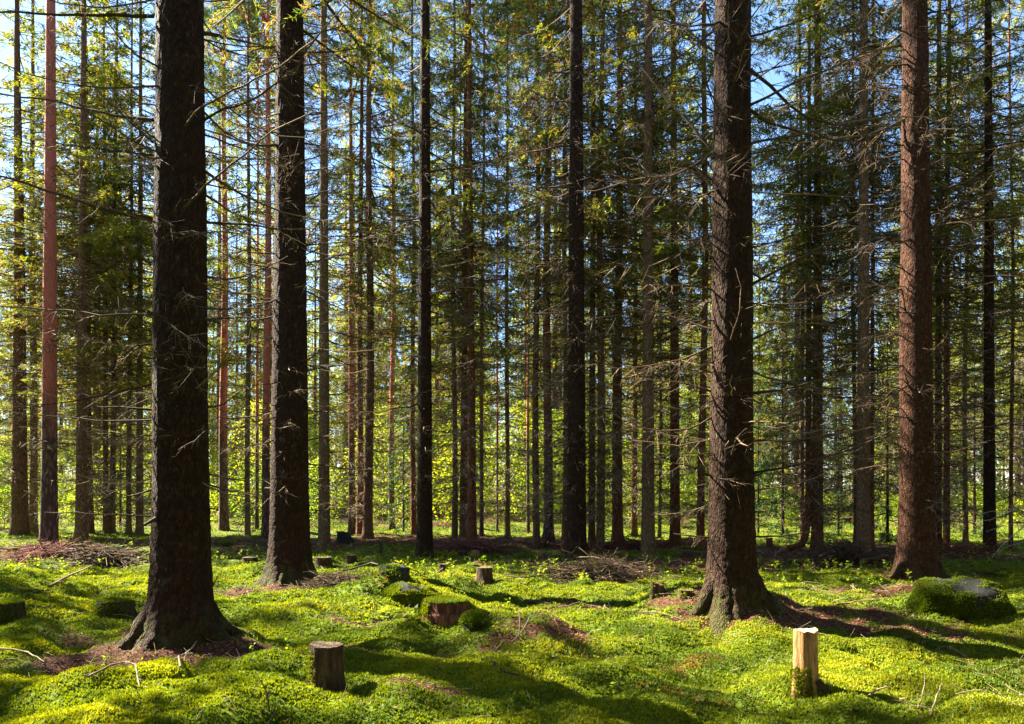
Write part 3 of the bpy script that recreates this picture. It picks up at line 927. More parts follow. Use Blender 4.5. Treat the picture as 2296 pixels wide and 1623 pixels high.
# young spruces with foliage to the ground
YOUNG = [spruce_crown("young_crown", 300 + i, H=4.6, zb=.25, Rmax=.85, whorl=.2, per=6, step=.05, ncard=6, cl=.09, cw=.022, low=.9, mats=[M['needle_blue'], M['dead']]) for i in range(2)]
for px, by, ht, lab in [(572, 1226, .75, "knee-high dark green spruce sapling at the foot of the red pine"),
                        (1990, 1214, 6.0, "blue-green young spruce glimpsed between the greyish spruce and the glowing trunk"),
                        (1755, 1205, 6.2, "bushy yellow-green young spruce right of the second nearest trunk"),
                        (1700, 1196, 5.0, "lower bushy young spruce hugging the second nearest trunk's right side"),
                        (2185, 1196, 6.5, "dark young spruce in the shade beside the dark lone spruce"),
                        (905, 1192, 5.2, "blue-green young spruce behind the blackish spruce"),
                        (270, 1188, 5.5, "dim green young spruce behind the close-set thin pair"),
                        (1880, 1200, 4.8, "small soft young spruce left of the sun-edged greyish spruce")]:
    p = at(px, by)
    t = thing("young_spruce", lab, "young spruce", (p.x, p.y, p.z), rnd.random() * 6.28)
    k = ht / 4.6
    gg = G()
    gg.tube([(0, 0, -.1), (0, 0, 1.5 * k), (0, 0, ht)], [.03 * k + .004, .022 * k, .002], 8)
    gg.build("trunk", M['bark'], t)
    c = link("crown", YOUNG[rnd.randrange(2)], t)
    c.scale = (k if ht > 1 else k * 1.6,) * 2 + (k,)

# --- forest farther back, reads as one mass; and unseen trees added around the view for shade
def mesh_arrays(me):
    v = np.empty(len(me.vertices) * 3, dtype=np.float32)
    me.vertices.foreach_get("co", v)
    li = np.empty(len(me.loops), dtype=np.int32)
    me.loops.foreach_get("vertex_index", li)
    t = np.empty(len(me.vertices), dtype=np.float32)
    me.attributes["tint"].data.foreach_get("value", t)
    mi = np.empty(len(me.polygons), dtype=np.int32)
    me.polygons.foreach_get("material_index", mi)
    return v.reshape(-1, 3), li.reshape(-1, 4), t, mi

def forest(name, spots, seed, light, lowz=4.5, far=False):
    rr = random.Random(seed)
    gg = G()
    src = []
    for k in range(3):
        me = spruce_crown("far_crown", 400 + k, H=22, zb=lowz + .5 * k, Rmax=2.2, whorl=.6, per=6, step=.12, ncard=5, cl=.24, cw=.07, wood=False, low=.8)
        src.append(mesh_arrays(me))
        bpy.data.meshes.remove(me)
    tw = mesh_arrays(TIERS[2])
    for x, y in spots:
        v, f, t, mi = rr.choice(src)
        a = rr.random() * 6.28
        ca, sa = math.cos(a), math.sin(a)
        s_ = rr.uniform(1.0, 1.32) if far else rr.uniform(.8, 1.1)
        rot = np.array([[ca, -sa, 0], [sa, ca, 0], [0, 0, 1]])
        off = np.array([x, y, float(hgt(x, y))])
        gg.add((v * s_) @ rot.T + off, f, np.clip(t + rr.uniform(-.1, .1), 0, 1), 0)
        if not light:
            gg.add((tw[0] * s_) @ rot.T + off, tw[1], tw[2], 2)
        r = rr.uniform(.08, .19)
        gg.tube([off + (0, 0, -.3), off + (0, 0, .3), off + (0, 0, 8), off + (0, 0, 21 * s_)], [r * 1.5, r, r * .75, .01], 10, .5, 1)
    return gg.build(name, [M['needle_far'] if far else M['needle'], M['bark_brown'], M['dead']], kind='stuff', smooth=False)

rr = random.Random(14)
back = []
for k in range(900):
    y = rr.uniform(64, 120)
    x = rr.uniform(-.85, .85) * y
    if all((x - a) ** 2 + (y - b) ** 2 > 4.2 ** 2 for a, b in back):
        back.append((x, y))
    if len(back) >= 120:
        break
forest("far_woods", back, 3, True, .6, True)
rr = random.Random(12)
far = []
for k in range(1500):
    y = rr.uniform(42, 76)
    x = rr.uniform(-.80, .80) * y
    # keep the bright openings of the photograph open
    px = CX + x / y * F
    if any(a < px < b for a, b in ((690, 770), (1080, 1180), (1960, 2010))) and rr.random() < .5:
        continue
    if all((x - a) ** 2 + (y - b) ** 2 > 2.4 ** 2 for a, b in far):
        far.append((x, y))
    if len(far) >= 100:
        break
def distant_trees(spots):
    rr = random.Random(1)
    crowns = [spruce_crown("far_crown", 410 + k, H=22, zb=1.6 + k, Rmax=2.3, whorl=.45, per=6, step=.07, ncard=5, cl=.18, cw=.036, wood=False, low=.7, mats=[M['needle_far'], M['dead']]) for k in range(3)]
    tr = []
    for k in range(3):
        gg = G()
        r = (.09, .13, .18)[k]
        gg.tube([(0, 0, -.3), (0, 0, .3), (.02, 0, 8), (0, 0, 21)], [r * 1.5, r, r * .75, .01], 10)
        tr.append(gg.mesh("trunk", [M['bark_brown']]))
    for x, y in spots:
        t = thing("spruce_tree", "distant slender spruce lost among many like it in the sunlit background", "spruce", (x, y, float(hgt(x, y))), rr.random() * 6.28, "distant spruces filling the background")
        s_ = rr.uniform(1.0, 1.32)
        for nm, me in (("trunk", rr.choice(tr)), ("crown", rr.choice(crowns)), ("dead_twigs", TIERS[2])):
            link(nm, me, t, 'stuff' if nm == "dead_twigs" else None).scale = (s_, s_, s_)
distant_trees(far)
near = []
for k in range(2500):
    x, y = rr.uniform(-38, 30), rr.uniform(-22, 34)
    if y > -4 and abs(x) < .66 * max(y, 0) + 5.0:
        continue
    if x * x + y * y < 30:
        continue
    if x < 0 and 2 < y < 24 and rr.random() < .25:
        continue
    sp = 4.0 if (x < 0 and y > -2) else 2.1
    if all((x - a) ** 2 + (y - b) ** 2 > sp ** 2 for a, b in near):
        near.append((x, y))
    if len(near) >= 230:
        break
forest("unseen_shade_forest", near, 2, True, 2.0)  # trees out of view, added to shade the ground and dim the skylight

# --- sunny leafy undergrowth behind the trunks
def undergrowth():
    rn = np.random.default_rng(77)
    gg = G()
    for k in range(250):
        y = rn.uniform(27, 56)
        u = rn.uniform(-.72, .72)
        x = u * y
        px = CX + u * F
        amp = 1.0 if 470 < px < 1620 else .62
        if px > 1700:
            amp = .34
        h = amp * rn.uniform(1.2, 7.0) * (.55 + .45 * (y - 24) / 18)
        rad = .35 + .24 * h
        z0 = float(hgt(x, y))
        gg.tube([(x, y, z0 - .1), (x + .1 * rn.normal(), y, z0 + h * .5), (x + .2 * rn.normal(), y, z0 + h)], [.018, .012, .003], 4, .2, 1)
        n = int(520 * h)
        bt = rn.uniform(.25, .75)
        zz = rn.uniform(.05, 1, n) ** .8
        rad_z = rad * np.sin(np.clip(zz, 0, 1) * 2.6 + .35)
        a = rn.random(n) * 6.283
        rr_ = rad_z * np.sqrt(rn.random(n))
        p = np.stack([x + np.cos(a) * rr_, y + np.sin(a) * rr_, z0 + zz * h], -1)
        d = unit(np.stack([np.cos(a), np.sin(a), rn.uniform(-.8, .5, n)], -1) + rn.normal(0, .4, (n, 3)))
        cards(gg, p, d, rn.uniform(.06, .12, n), rn.uniform(.04, .07, n), np.clip(rn.normal(bt, .18, n), 0, 1), 0, rn)
    return gg.build("undergrowth", [M['leaf'], M['stem']], kind='stuff', smooth=False)
undergrowth()

# ------------------------------------------------------------------ moss, needle litter and twigs of the forest floor
def scatter(n, y0, y1, rn, power=1.0):
    y = y0 + (y1 - y0) * rn.random(n) ** power
    x = (rn.random(n) * 2 - 1) * (.70 * y + 2.2)
    return x, y

def moss_tufts(gg, x, y, z, rn, hgt_, wid, blades=3, up=None, mat=0):
    n = len(x)
    patch = np.clip(.5 + .28 * np.sin(2.3 * x + 1.2 * np.sin(3.1 * y)) * np.sin(2.9 * y + .7) + rn.normal(0, .10, n), 0, 1)
    for b in range(blades):
        d = np.stack([rn.normal(0, .55, n), rn.normal(0, .55, n), np.full(n, 1.0)], -1)
        if up is not None:
            d = d + up * 1.2
        d = unit(d)
        base = np.stack([x, y, z], -1) + rn.normal(0, wid * .6, (n, 3)) * np.array([1, 1, .2]) - d * hgt_ * .35
        cards(gg, base, d, hgt_ * 1.35 * rn.uniform(.55, 1.25, n), wid * rn.uniform(.7, 1.3, n), patch, mat, rn)

def moss():
    rn = np.random.default_rng(8)
    gg = G()
    for n, y0, y1, hh, ww, pw in ((215000, 4.1, 8.2, .020, .0115, .85), (130000, 8.2, 14, .030, .017, .9), (60000, 14, 34, .05, .03, .8)):
        x, y = scatter(n, y0, y1, rn, pw)
        keep = rn.random(n) > np.clip((litter(x, y) - .22) * 1.9, 0, .96)
        x, y = x[keep], y[keep]
        moss_tufts(gg, x, y, hgt(x, y), rn, hh, ww)
    return gg.build("moss", M['moss'], kind='stuff', smooth=False)
moss()

def sprigs():
    rn = np.random.default_rng(21)
    gg = G()
    cx = [flat(*q) for q in ((980, 1440), (1150, 1470), (300, 1260), (520, 1260), (1000, 1275), (1230, 1300), (1500, 1290), (1850, 1290), (2230, 1270), (60, 1290), (2200, 1350), (420, 1530), (1330, 1560), (800, 1330), (1780, 1310))]
    for bx, by in cx:
        n = 10 if by < 12 else 60
        x = bx + rn.normal(0, .45 + by * .035, n)
        y = by + rn.normal(0, .35 + by * .035, n)
        z = hgt(x, y)
        h = rn.uniform(.05, .13, n) * (1 if by < 12 else 1.6)
        for a, b, c, hh in zip(x, y, z, h):
            gg.tube([(a, b, c), (a + rn.normal(0, .01), b, c + hh)], [.0015, .0008], 3, .5, 1)
        m = 9
        i = np.repeat(np.arange(n), m)
        u = rn.uniform(.35, 1.05, n * m)
        base = np.stack([x[i] + rn.normal(0, .008, n * m), y[i], z[i] + h[i] * u], -1)
        d = unit(np.stack([rn.normal(size=n * m), rn.normal(size=n * m), rn.uniform(-.1, .7, n * m)], -1))
        cards(gg, base, d, h[i] * .30, h[i] * .17, np.clip(rn.normal(.45, .25, n * m), 0, 1), 0, rn)
    return gg.build("bilberry_sprigs", [M['leaf'], M['stem']], kind='stuff', smooth=False)
sprigs()

def needle_litter():
    rn = np.random.default_rng(9)
    gg = G()
    for n, y0, y1, L, W_ in ((150000, 4.3, 10, .038, .0045), (90000, 10, 30, .07, .008)):
        x, y = scatter(n, y0, y1, rn)
        keep = rn.random(n) < np.clip((litter(x, y) - .18) * 1.5, .03, 1)
        x, y = x[keep], y[keep]
        m = len(x)
        d = unit(np.stack([rn.normal(size=m), rn.normal(size=m), np.abs(rn.normal(0, .22, m))], -1))
        cards(gg, np.stack([x, y, hgt(x, y) + .004], -1), d, L * rn.uniform(.4, 1.4, m), W_ * rn.uniform(.6, 1.5, m), np.clip(rn.normal(.55, .25, m), 0, 1), 0, rn)
    return gg.build("needle_litter", M['litter'], kind='stuff', smooth=False)
needle_litter()

def twig_litter():
    rn = np.random.default_rng(10)
    gg = G()
    for n, y0, y1, L, rd in ((2600, 4.5, 9, .2, .0024), (2600, 9, 16, .35, .004), (2200, 16, 32, .6, .006)):
        x, y = scatter(n, y0, y1, rn)
        keep = rn.random(n) < np.clip(litter(x, y) * 1.3 + .05, 0, 1)
        for a, b in zip(x[keep], y[keep]):
            th = rn.random() * 6.28
            l_ = L * rn.uniform(.3, 1.2)
            m = 4
            u = np.linspace(-.5, .5, m)
            px_ = a + np.cos(th) * u * l_ + rn.normal(0, .012, m)
            py_ = b + np.sin(th) * u * l_ + rn.normal(0, .012, m)
            pz = hgt(px_, py_) + .012 + np.abs(rn.normal(0, .02)) + u * rn.normal(0, .08)
            gg.tube(np.stack([px_, py_, pz], -1), rd * (1 - .5 * (u + .5)), 3, rn.uniform(.2, 1))
    return gg.build("twig_litter", M['dead'], kind='stuff')
twig_litter()

# ------------------------------------------------------------------ stumps
def stump(label, px, base, wpx, hpx, mat='stump_dark', cut=True, mossy=0, seed=0, tilt=0.0, flare=.5, jag=.0, spur=None, squash=1.0, name="tree_stump", group=None, drop=0.0, cutmat='cut', mtop=.45, mside=.8, mang=(2.0, 5.6)):
    rn = np.random.default_rng(seed + int(px))
    p = at(px, base)
    D = p.y
    r = wpx / F * D / 2
    h = hpx / F * D
    t = thing(name, label, "stump", (p.x, p.y + r * .5, p.z - drop), 0, group)
    sides = 40 if D < 12 else 20
    zs = np.concatenate([[-.15], np.linspace(0, h, 14)])
    th = np.linspace(0, 2 * np.pi, sides, endpoint=False)
    ZZ, TT = np.meshgrid(zs, th, indexing='ij')
    nl = 5
    lob = sum(rn.uniform(.4, 1.2) * np.exp(-(((TT - 2 * np.pi * (k + rn.uniform(-.25, .25)) / nl + np.pi) % (2 * np.pi) - np.pi) / .35) ** 2) for k in range(nl))
    zc = np.clip(ZZ, 0, 9)
    rad = r * (1 + flare * (.25 * np.exp(-zc / (.35 * h)) + .45 * lob * np.exp(-zc / (.22 * h))))
    for k in range(5):
        rad = rad * (1 + rn.uniform(.01, .03) * np.sin(rn.integers(2, 11) * TT + rn.uniform(0, 3) * ZZ + rn.random() * 6.28))
    rad = rad + rn.normal(0, .012 * r, sides)[None]
    top = 1 + jag * np.repeat(rn.random(sides // 2), 2)[None] * 1.0 - jag
    zt = np.where(ZZ > 0, ZZ * top, ZZ) + tilt * np.cos(TT) * r * np.clip(zc / h, 0, 1)
    zt = zt + np.where(ZZ > .6 * h, 1, 0) * (rn.normal(0, .001, sides) + .004 * np.sin(2 * th + seed) + .0015 * np.sin(7 * th))[None] * min(1, h * 3)
    x, y = rad * np.cos(TT), rad * np.sin(TT) * squash
    n = len(zs)
    i = np.arange(n - 1)[:, None] * sides
    j = np.arange(sides)[None]
    j2 = (j + 1) % sides
    gg = G()
    gg.add(np.stack([x, y, zt], -1).reshape(-1, 3), np.stack([i + j, i + j2, i + sides + j2, i + sides + j], -1).reshape(-1, 4))
    gg.build("bark", M[mat], t)
    # the sawn face: rings of quads, slightly uneven
    gg = G()
    rim = np.stack([x[-1], y[-1], zt[-1]], -1)
    ctr = rim.mean(0)
    rings = [ctr + (rim - ctr) * k + np.array([0, 0, .002 - .006 * (1 - k)]) for k in (1.0, .96, .7, .4, .08)]
    vv = np.concatenate(rings)
    ff = []
    for a in range(4):
        ff.append(np.stack([a * sides + np.arange(sides), a * sides + (np.arange(sides) + 1) % sides, (a + 1) * sides + (np.arange(sides) + 1) % sides, (a + 1) * sides + np.arange(sides)], -1))
    gg.add(vv, np.concatenate(ff))
    gg.add(rings[-1], np.arange(sides)[None])
    if cut:
        gg.build("cut_face", M["cut_old" if (cutmat == "cut" and mat in ("stump_dark", "stump_green")) else cutmat], t)
    else:
        gg.build("broken_top", M[mat], t)
    if mossy:
        gg = G()
        m = int(mossy)
        side = rn.random(m) >= mtop
        a = np.where(side, rn.uniform(mang[0], mang[1], m), rn.uniform(0, 6.283, m))
        zz = np.where(side, h * rn.random(m) ** 1.6 * mside, h)
        k = np.sqrt(rn.random(m))
        rr_ = np.where(side, r * (1 + flare * .4 * np.exp(-zz / (.25 * h))) * 1.01, r * k)
        up = np.stack([np.cos(a) * side, np.sin(a) * side, 1.0 - side], -1)
        moss_tufts(gg, rr_ * np.cos(a), rr_ * np.sin(a) * squash, zz, rn, .012 + .0012 * D, .006 + .0005 * D, 3, up)
        gg.build("moss_cover", M['moss'], t, smooth=False)
    if spur:
        gg = G()
        P = np.array(spur, dtype=float)
        gg.tube(P, np.linspace(.35 * r, .06 * r, len(P)), 8)
        gg.build("root", M['stump_dark'], t)
    return t

stump("tall pale barkless stump standing alone on sunny moss, mossy at its foot", 1811, 1557, 52, 142, 'stump_pale', True, 520, 1, .05, .55, .025, [(.05, -.08, .10), (.10, -.12, .04), (.17, -.14, -.02), (.22, -.15, -.10)], mtop=0, mside=.42, mang=(2.2, 4.9))
stump("black flat-topped stump in the front moss, nearest and tallest of the dark stumps", 728, 1545, 74, 96, 'stump_dark', True, 260, 2, -.05, .30, mtop=0, mside=.9, mang=(2.6, 4.3))
stump("squat greenish stump with mossy top left of the thickest spruce's roots", 248, 1388, 82, 38, 'stump_green', True, 900, 3, .02, .55, .08, squash=.8)
stump("broad rusty stump with moss-furred top crowning the mossy mound", 1000, 1378, 104, 27, 'stump_red', True, 3600, 4, -.03, .45, .03, mtop=.75, mside=.8, mang=(2.2, 4.0), cutmat='stump_red')
stump("small flat-topped dark stump with splayed roots beyond the mossy mound", 1086, 1306, 34, 32, 'stump_dark', True, 0, 5, .02, 1.0)
stump("stubby black rounded stump left of the second nearest trunk", 1475, 1335, 31, 30, 'stump_dark', False, 60, 6, 0, .4, .25)
stump("low black stump behind the straight thick spruce's right root", 722, 1272, 36, 22, 'stump_dark', True, 30, 7, 0, .6)
stump("small black stump on the green moss left of the grey stone", 786, 1262, 24, 16, 'stump_dark', True, 0, 8, 0, .4)
stump("left one of two tiny stumps at the front rim of the red brush heap", 1037, 1246, 19, 10, 'stump_dark', True, 0, 9, 0, .4)
stump("right, yellow-edged one of two tiny stumps at the front rim of the red brush heap", 1065, 1247, 20, 11, 'stump_pale', True, 0, 10, 0, .4)
stump("little pale-topped stump at the foot of the dark slender spruce", 1209, 1248, 18, 9, 'stump_pale', True, 0, 11, 0, .4)
stump("flat black stump just behind the small flat-topped stump, deep in moss", 994, 1277, 22, 12, 'stump_dark', True, 0, 12, 0, .4)
stump("jagged little stump in front of the lilac-grey pine", 1225, 1227, 13, 16, 'stump_dark', False, 0, 13, 0, .5, .5)
stump("narrow upright dark stub behind the three crowded trunks", 854, 1240, 6, 26, 'stump_dark', False, 0, 14, 0, .3, .3)
stump("brown stump under the bushy young spruce, past the second nearest trunk", 1726, 1226, 14, 20, 'stump_red', True, 0, 15, 0, .4)
stump("short orange broken snag in the clearing right of the glowing trunk", 2168, 1238, 7, 42, 'stump_pale', False, 0, 16, .1, .4, .4, name="tree_snag")
stump("flat dark stump in moss left of the straight thick spruce", 558, 1262, 34, 11, 'stump_dark', True, 0, 17, 0, .4)
stump("flat dark stump buried in shade left of the second nearest trunk's root", 1540, 1338, 34, 14, 'stump_dark', True, 60, 18, 0, .5)
stump("moss-capped stump remnant at the left picture edge", 8, 1392, 62, 38, 'stump_green', False, 1500, 19, 0, .7, .2)
stump("low flat stump in sunny moss right of the olive-brown spruce", 1440, 1262, 26, 9, 'stump_dark', True, 0, 20, 0, .4)

# ------------------------------------------------------------------ stones
def rock(label, px, base, wx, hz, seed, mossn=0, dy=.6, name="boulder"):
    """wx, hz in pixels"""
    rn = np.random.default_rng(abs(int(seed)))
    p = at(px, base)
    D = p.y
    a, c = wx / F * D / 2, hz / F * D
    b = a * dy
    t = thing(name, label, "rock", (p.x, p.y + b * .8, p.z))
    nu, nv = 64, 30
    th = np.linspace(0, 2 * np.pi, nu, endpoint=False)
    ph = np.linspace(-.5, np.pi / 2 - .03, nv)
    PH, TH = np.meshgrid(ph, th, indexing='ij')
    d = np.stack([np.cos(PH) * np.cos(TH), np.cos(PH) * np.sin(TH), np.sin(PH)], -1)
    rad = np.ones(PH.shape)
    for k in range(18):                   # chop flat facets off a ball
        nrm = unit(rn.normal(size=3) * np.array([1, 1, .8]) + np.array([0, 0, .15]))
        off = rn.uniform(.58, .92)
        dp = d @ nrm
        rad = np.where(dp > .05, np.minimum(rad, off / np.maximum(dp, .05)), rad)
    for k in range(10):
        kv = rn.normal(size=3) * rn.uniform(2, 9)
        rad = rad * (1 + .016 * np.sin(d @ kv + rn.random() * 6))
    v = d * rad[..., None] * np.array([a * 1.12, b * 1.12, c * 1.18])
    i = np.arange(nv - 1)[:, None] * nu
    j = np.arange(nu)[None]
    j2 = (j + 1) % nu
    gg = G()
    gg.add(v.reshape(-1, 3), np.stack([i + j, i + j2, i + nu + j2, i + nu + j], -1).reshape(-1, 4))
    gg.add(v[-1], np.arange(nu)[None])
    gg.build("stone", M['rock'], t)
    if mossn:
        ii, jj = rn.integers(3, nv, mossn * 3), rn.integers(0, nu, mossn * 3)
        f1, f2 = rn.random((mossn * 3, 1)), rn.random((mossn * 3, 1))
        j2_, i2_ = (jj + 1) % nu, np.minimum(ii + 1, nv - 1)
        q = (v[ii, jj] * (1 - f1) + v[i2_, jj] * f1) * (1 - f2) + (v[ii, j2_] * (1 - f1) + v[i2_, j2_] * f1) * f2
        w_ = .7 * np.sin(q[:, 0] * 11 / a + 3 * q[:, 2] / c) * np.sin(q[:, 2] * 9 / c + q[:, 1] * 7 / b) + np.sin(q[:, 0] * 4 / a + seed) + np.sin(q[:, 2] * 5 / c + q[:, 0] * 2 / a) + rn.normal(0, .35, len(q)) + (q[:, 0] < 0) * .7 + .8
        sel = w_ > .35
        q = q[sel] + rn.normal(0, .006, (sel.sum(), 3))
        up = unit(q / np.array([a, b, c]))
        gg = G()
        moss_tufts(gg, q[:, 0], q[:, 1], q[:, 2], rn, .004 + .0007 * D, .005 + .0006 * D, 3, up)
        gg.build("moss_cover", M['moss'], t, smooth=False)
    return t
rock("big dark boulder with mossy left flank in front of the dark lone spruce", 2188, 1394, 300, 80, 5, 26000)
rock("pointed grey stone with moss on its back beyond the mossy mound", 884, 1303, 76, 38, 8, 700, .7)
rock("pale grey boulder lying behind the small black stump, by the three crowded trunks", 768, 1216, 48, 24, 3, 0)
rock("low mossy hump of stone just behind the rusty stump", 930, 1364, 165, 46, 12, 9000, .6)
rock("rounded mossy stone in deep shade right of the rusty stump", 1075, 1412, 78, 34, 14, 3000, .7)

# ------------------------------------------------------------------ brush heaps, logs, sticks
def brush(label, px, base, wpx, hpx, n, mat, seed, Lm=.9, rad=.006, name="brush_pile"):
    rn = np.random.default_rng(abs(int(seed)))
    p = at(px, base)
    D = p.y
    W_, Hh = wpx / F * D / 2, hpx / F * D
    gg = G()
    for k in range(n):
        x = rn.normal(0, .42) * W_
        y = rn.normal(0, .40) * min(W_ * .6, 1.4)
        e = np.exp(-(x / W_) ** 2 * 1.6)
        gz = float(hgt(p.x + x, p.y + y)) - p.z
        z = gz + Hh * rn.random() * e
        th = rn.random() * 6.28
        el = rn.normal(0, .28)
        L = Lm * rn.uniform(.3, 1.1)
        m = 5
        u = np.linspace(-.5, .5, m)
        q = np.stack([x + np.cos(th) * u * L, y + np.sin(th) * u * L, z + np.sin(el) * u * L - .25 * L * (u) ** 2], -1) + rn.normal(0, .02, (m, 3))
        q[:, 2] = np.maximum(q[:, 2], gz - .03)
        gg.tube(q, rad * rn.uniform(.5, 1.5) * (1 - .6 * (u + .5)), 3, np.clip(rn.normal(.24 if mat == 'dead' else .4, .2), 0, 1))
        for s_ in range(3):
            i = rn.integers(0, m)
            dd = unit(rn.normal(size=3) + np.array([0, 0, .25]))
            gg.tube(np.stack([q[i], q[i] + dd * L * .18]), [rad * .4, rad * .2], 3, np.clip(rn.normal(.32 if mat == 'dead' else .45, .22), 0, 1))
    o = gg.build(name, M[mat])
    o.location = p
    return tag(o, label, "brushwood")
brush("long heap of red-brown cut brush behind the tiny pair of stumps", 1050, 1240, 185, 26, 520, 'brush', 1, 1.0, .008)
brush("dark tangled brushwood heap around the foot of the dark straight spruce", 1350, 1290, 300, 34, 520, 'dead', 2, .9, .006)
brush("rusty brush strewn in front of the orange-red pine", 120, 1248, 230, 26, 420, 'brush', 3, 1.1, .008)
brush("dark heap of branches left of the thickest spruce, behind the squat greenish stump", 240, 1266, 170, 40, 300, 'dead', 4, 1.3, .009)
brush("brown twig heap beside the short dark log", 1890, 1264, 130, 44, 330, 'dead', 5, 1.1, .008)
brush("thin red-brown brush by the feet of the reddish-edged trunks", 1420, 1226, 190, 14, 260, 'brush', 6, 1.1, .008)
brush("pale fallen twigs heaped at the straight thick spruce's right foot", 745, 1312, 150, 26, 230, 'dead', 7, .7, .004)
brush("red twig scatter behind the boulder, beside the orange snag", 2150, 1246, 150, 18, 240, 'brush', 8, .9, .007)

def stick(label, pts, r, seed, cat="stick", name="fallen_stick", ntw=3, twl=.15, tint=(.3, .8), lift=.02):
    """pts: picture points on the ground, or (px, py, height above the ground)"""
    rn = np.random.default_rng(abs(int(seed)))
    P = []
    for q in pts:
        a = at(q[0], q[1])
        P.append(np.array(a) + np.array([0, 0, (q[2] if len(q) > 2 else 0) + lift]))
    gg = G()
    o0 = P[0].copy()
    grow_branch(gg, [q - o0 for q in P], r, r * .4, ntw, twl, rn, tint, r * .3, sides=7)
    o = gg.build(name, M['dead'])
    o.location = o0
    return tag(o, label, cat)
stick("slanting dark dead branch leaning on the moss behind the squat greenish stump", [(110, 1320), (150, 1305, .05), (205, 1290, .12)], .022, 1, ntw=6)
stick("forked thin twig arching up from the front moss below the thickest spruce", [(605, 1608), (600, 1600, .1), (580, 1590, .17), (572, 1600, .12)], .006, 2, ntw=3)
stick("pale crooked twig lying on red litter in front of the thickest spruce", [(402, 1502), (400, 1488, .03), (425, 1470, .05), (437, 1452, .04)], .008, 3, tint=(.9, 1))
stick("long pale twig in the shadow band at the left edge", [(0, 1463), (55, 1470, .02), (100, 1492, .01)], .009, 4, tint=(.8, 1))
stick("bent grey twig in the shaded litter in front of the thickest spruce", [(200, 1527), (270, 1503, .04), (305, 1510, .04), (315, 1548)], .009, 5, tint=(.6, .9))
stick("thin bare twig lying right of the thickest spruce's root towards the black stump", [(700, 1460), (760, 1452), (820, 1448)], .006, 6)
stick("dark crooked twig on the bright moss in the middle front", [(1105, 1490), (1130, 1512), (1180, 1523), (1195, 1530)], .008, 7, tint=(.05, .3), ntw=5)
stick("fan of pale twigs beside the mossy mound's red litter", [(1145, 1450), (1170, 1435, .05), (1195, 1410, .14)], .006, 8, tint=(.9, 1), ntw=6)
stick("upright curved pale twig on the mound's right slope", [(1160, 1445), (1166, 1435, .12), (1163, 1420, .2)], .005, 9, tint=(.9, 1), ntw=1)
stick("black rotten log half sunk in moss right of the rusty stump", [(1180, 1352), (1230, 1356), (1290, 1348, .03)], .042, 10, "log", "fallen_log", 5, .15, (.0, .05))
stick("arched dark branch by the second nearest trunk's root", [(1715, 1350, .12), (1750, 1385, .10), (1790, 1402)], .016, 11, ntw=4, tint=(.05, .3))
stick("grey twig on shaded moss right of the pale stump", [(2095, 1455), (2130, 1462, .03), (2165, 1478)], .008, 12, tint=(.6, .9))
stick("thin curved twig sticking out of sunny moss right of the pale stump", [(2052, 1600), (2066, 1570, .05), (2068, 1555, .12)], .006, 13, tint=(.7, 1), ntw=1)
stick("thin straight twig leaning next to the curved one right of the pale stump", [(2085, 1612), (2105, 1590, .06), (2118, 1576, .1)], .005, 14, tint=(.7, 1), ntw=1)
stick("pale chip of branch lying on moss right of the pale stump", [(1950, 1570), (1975, 1558, .02), (2000, 1548)], .009, 15, tint=(.9, 1), ntw=0)
stick("bare twig lying across litter below the glowing trunk", [(1880, 1362), (1930, 1352, .02), (1990, 1345)], .010, 16, ntw=5)
stick("broken pale branch end pointing up out of litter past the second nearest trunk", [(1735, 1252), (1752, 1240, .1), (1768, 1228, .2)], .014, 17, tint=(.8, 1))
stick("dark twig in the shaded moss between the mound and the second nearest trunk", [(1440, 1378), (1480, 1388, .02), (1530, 1398)], .010, 18, tint=(.1, .4))
stick("long dark stem lying across moss left of the pointed grey stone", [(770, 1290, .05), (830, 1284, .12), (900, 1292, .12), (960, 1302, .03)], .014, 19, tint=(.05, .3), ntw=7)
stick("dark bough resting on moss right of the small flat-topped stump", [(1130, 1300, .03), (1180, 1310, .08), (1240, 1298, .1), (1275, 1280, .2)], .013, 20, tint=(.05, .4), ntw=7)
# the short log by the greyish spruce
def short_log():
    a, b = at(1930, 1274), at(1990, 1268)
    d = b - a
    t = thing("fallen_log", "short dark log with flaking pale spots right of the brown twig heap", "log", a + Vector((0, 0, .10)))
    gg = G()
    q = np.linspace(0, 1, 9)
    gg.tube(np.stack([d.x * q, d.y * q, d.z * q + .05 * q], -1), .058 + .006 * np.sin(q * 17), 16)
    gg.build("bark", M['stump_dark'], t)
    n = 16
    th = np.arange(n) * 2 * np.pi / n
    dn = d.normalized()
    side = dn.cross(Vector((0, 0, 1))).normalized()
    up = side.cross(dn)
    for e, pz in ((0, -.004), (1, .004)):
        c = d * e + Vector((0, 0, .05 * e)) + dn * pz
        gg = G()
        gg.add([c + side * .055 * math.cos(x) + up * .055 * math.sin(x) for x in th], np.arange(n)[None])
        gg.build("cut_face", M['cut'], t)
short_log()

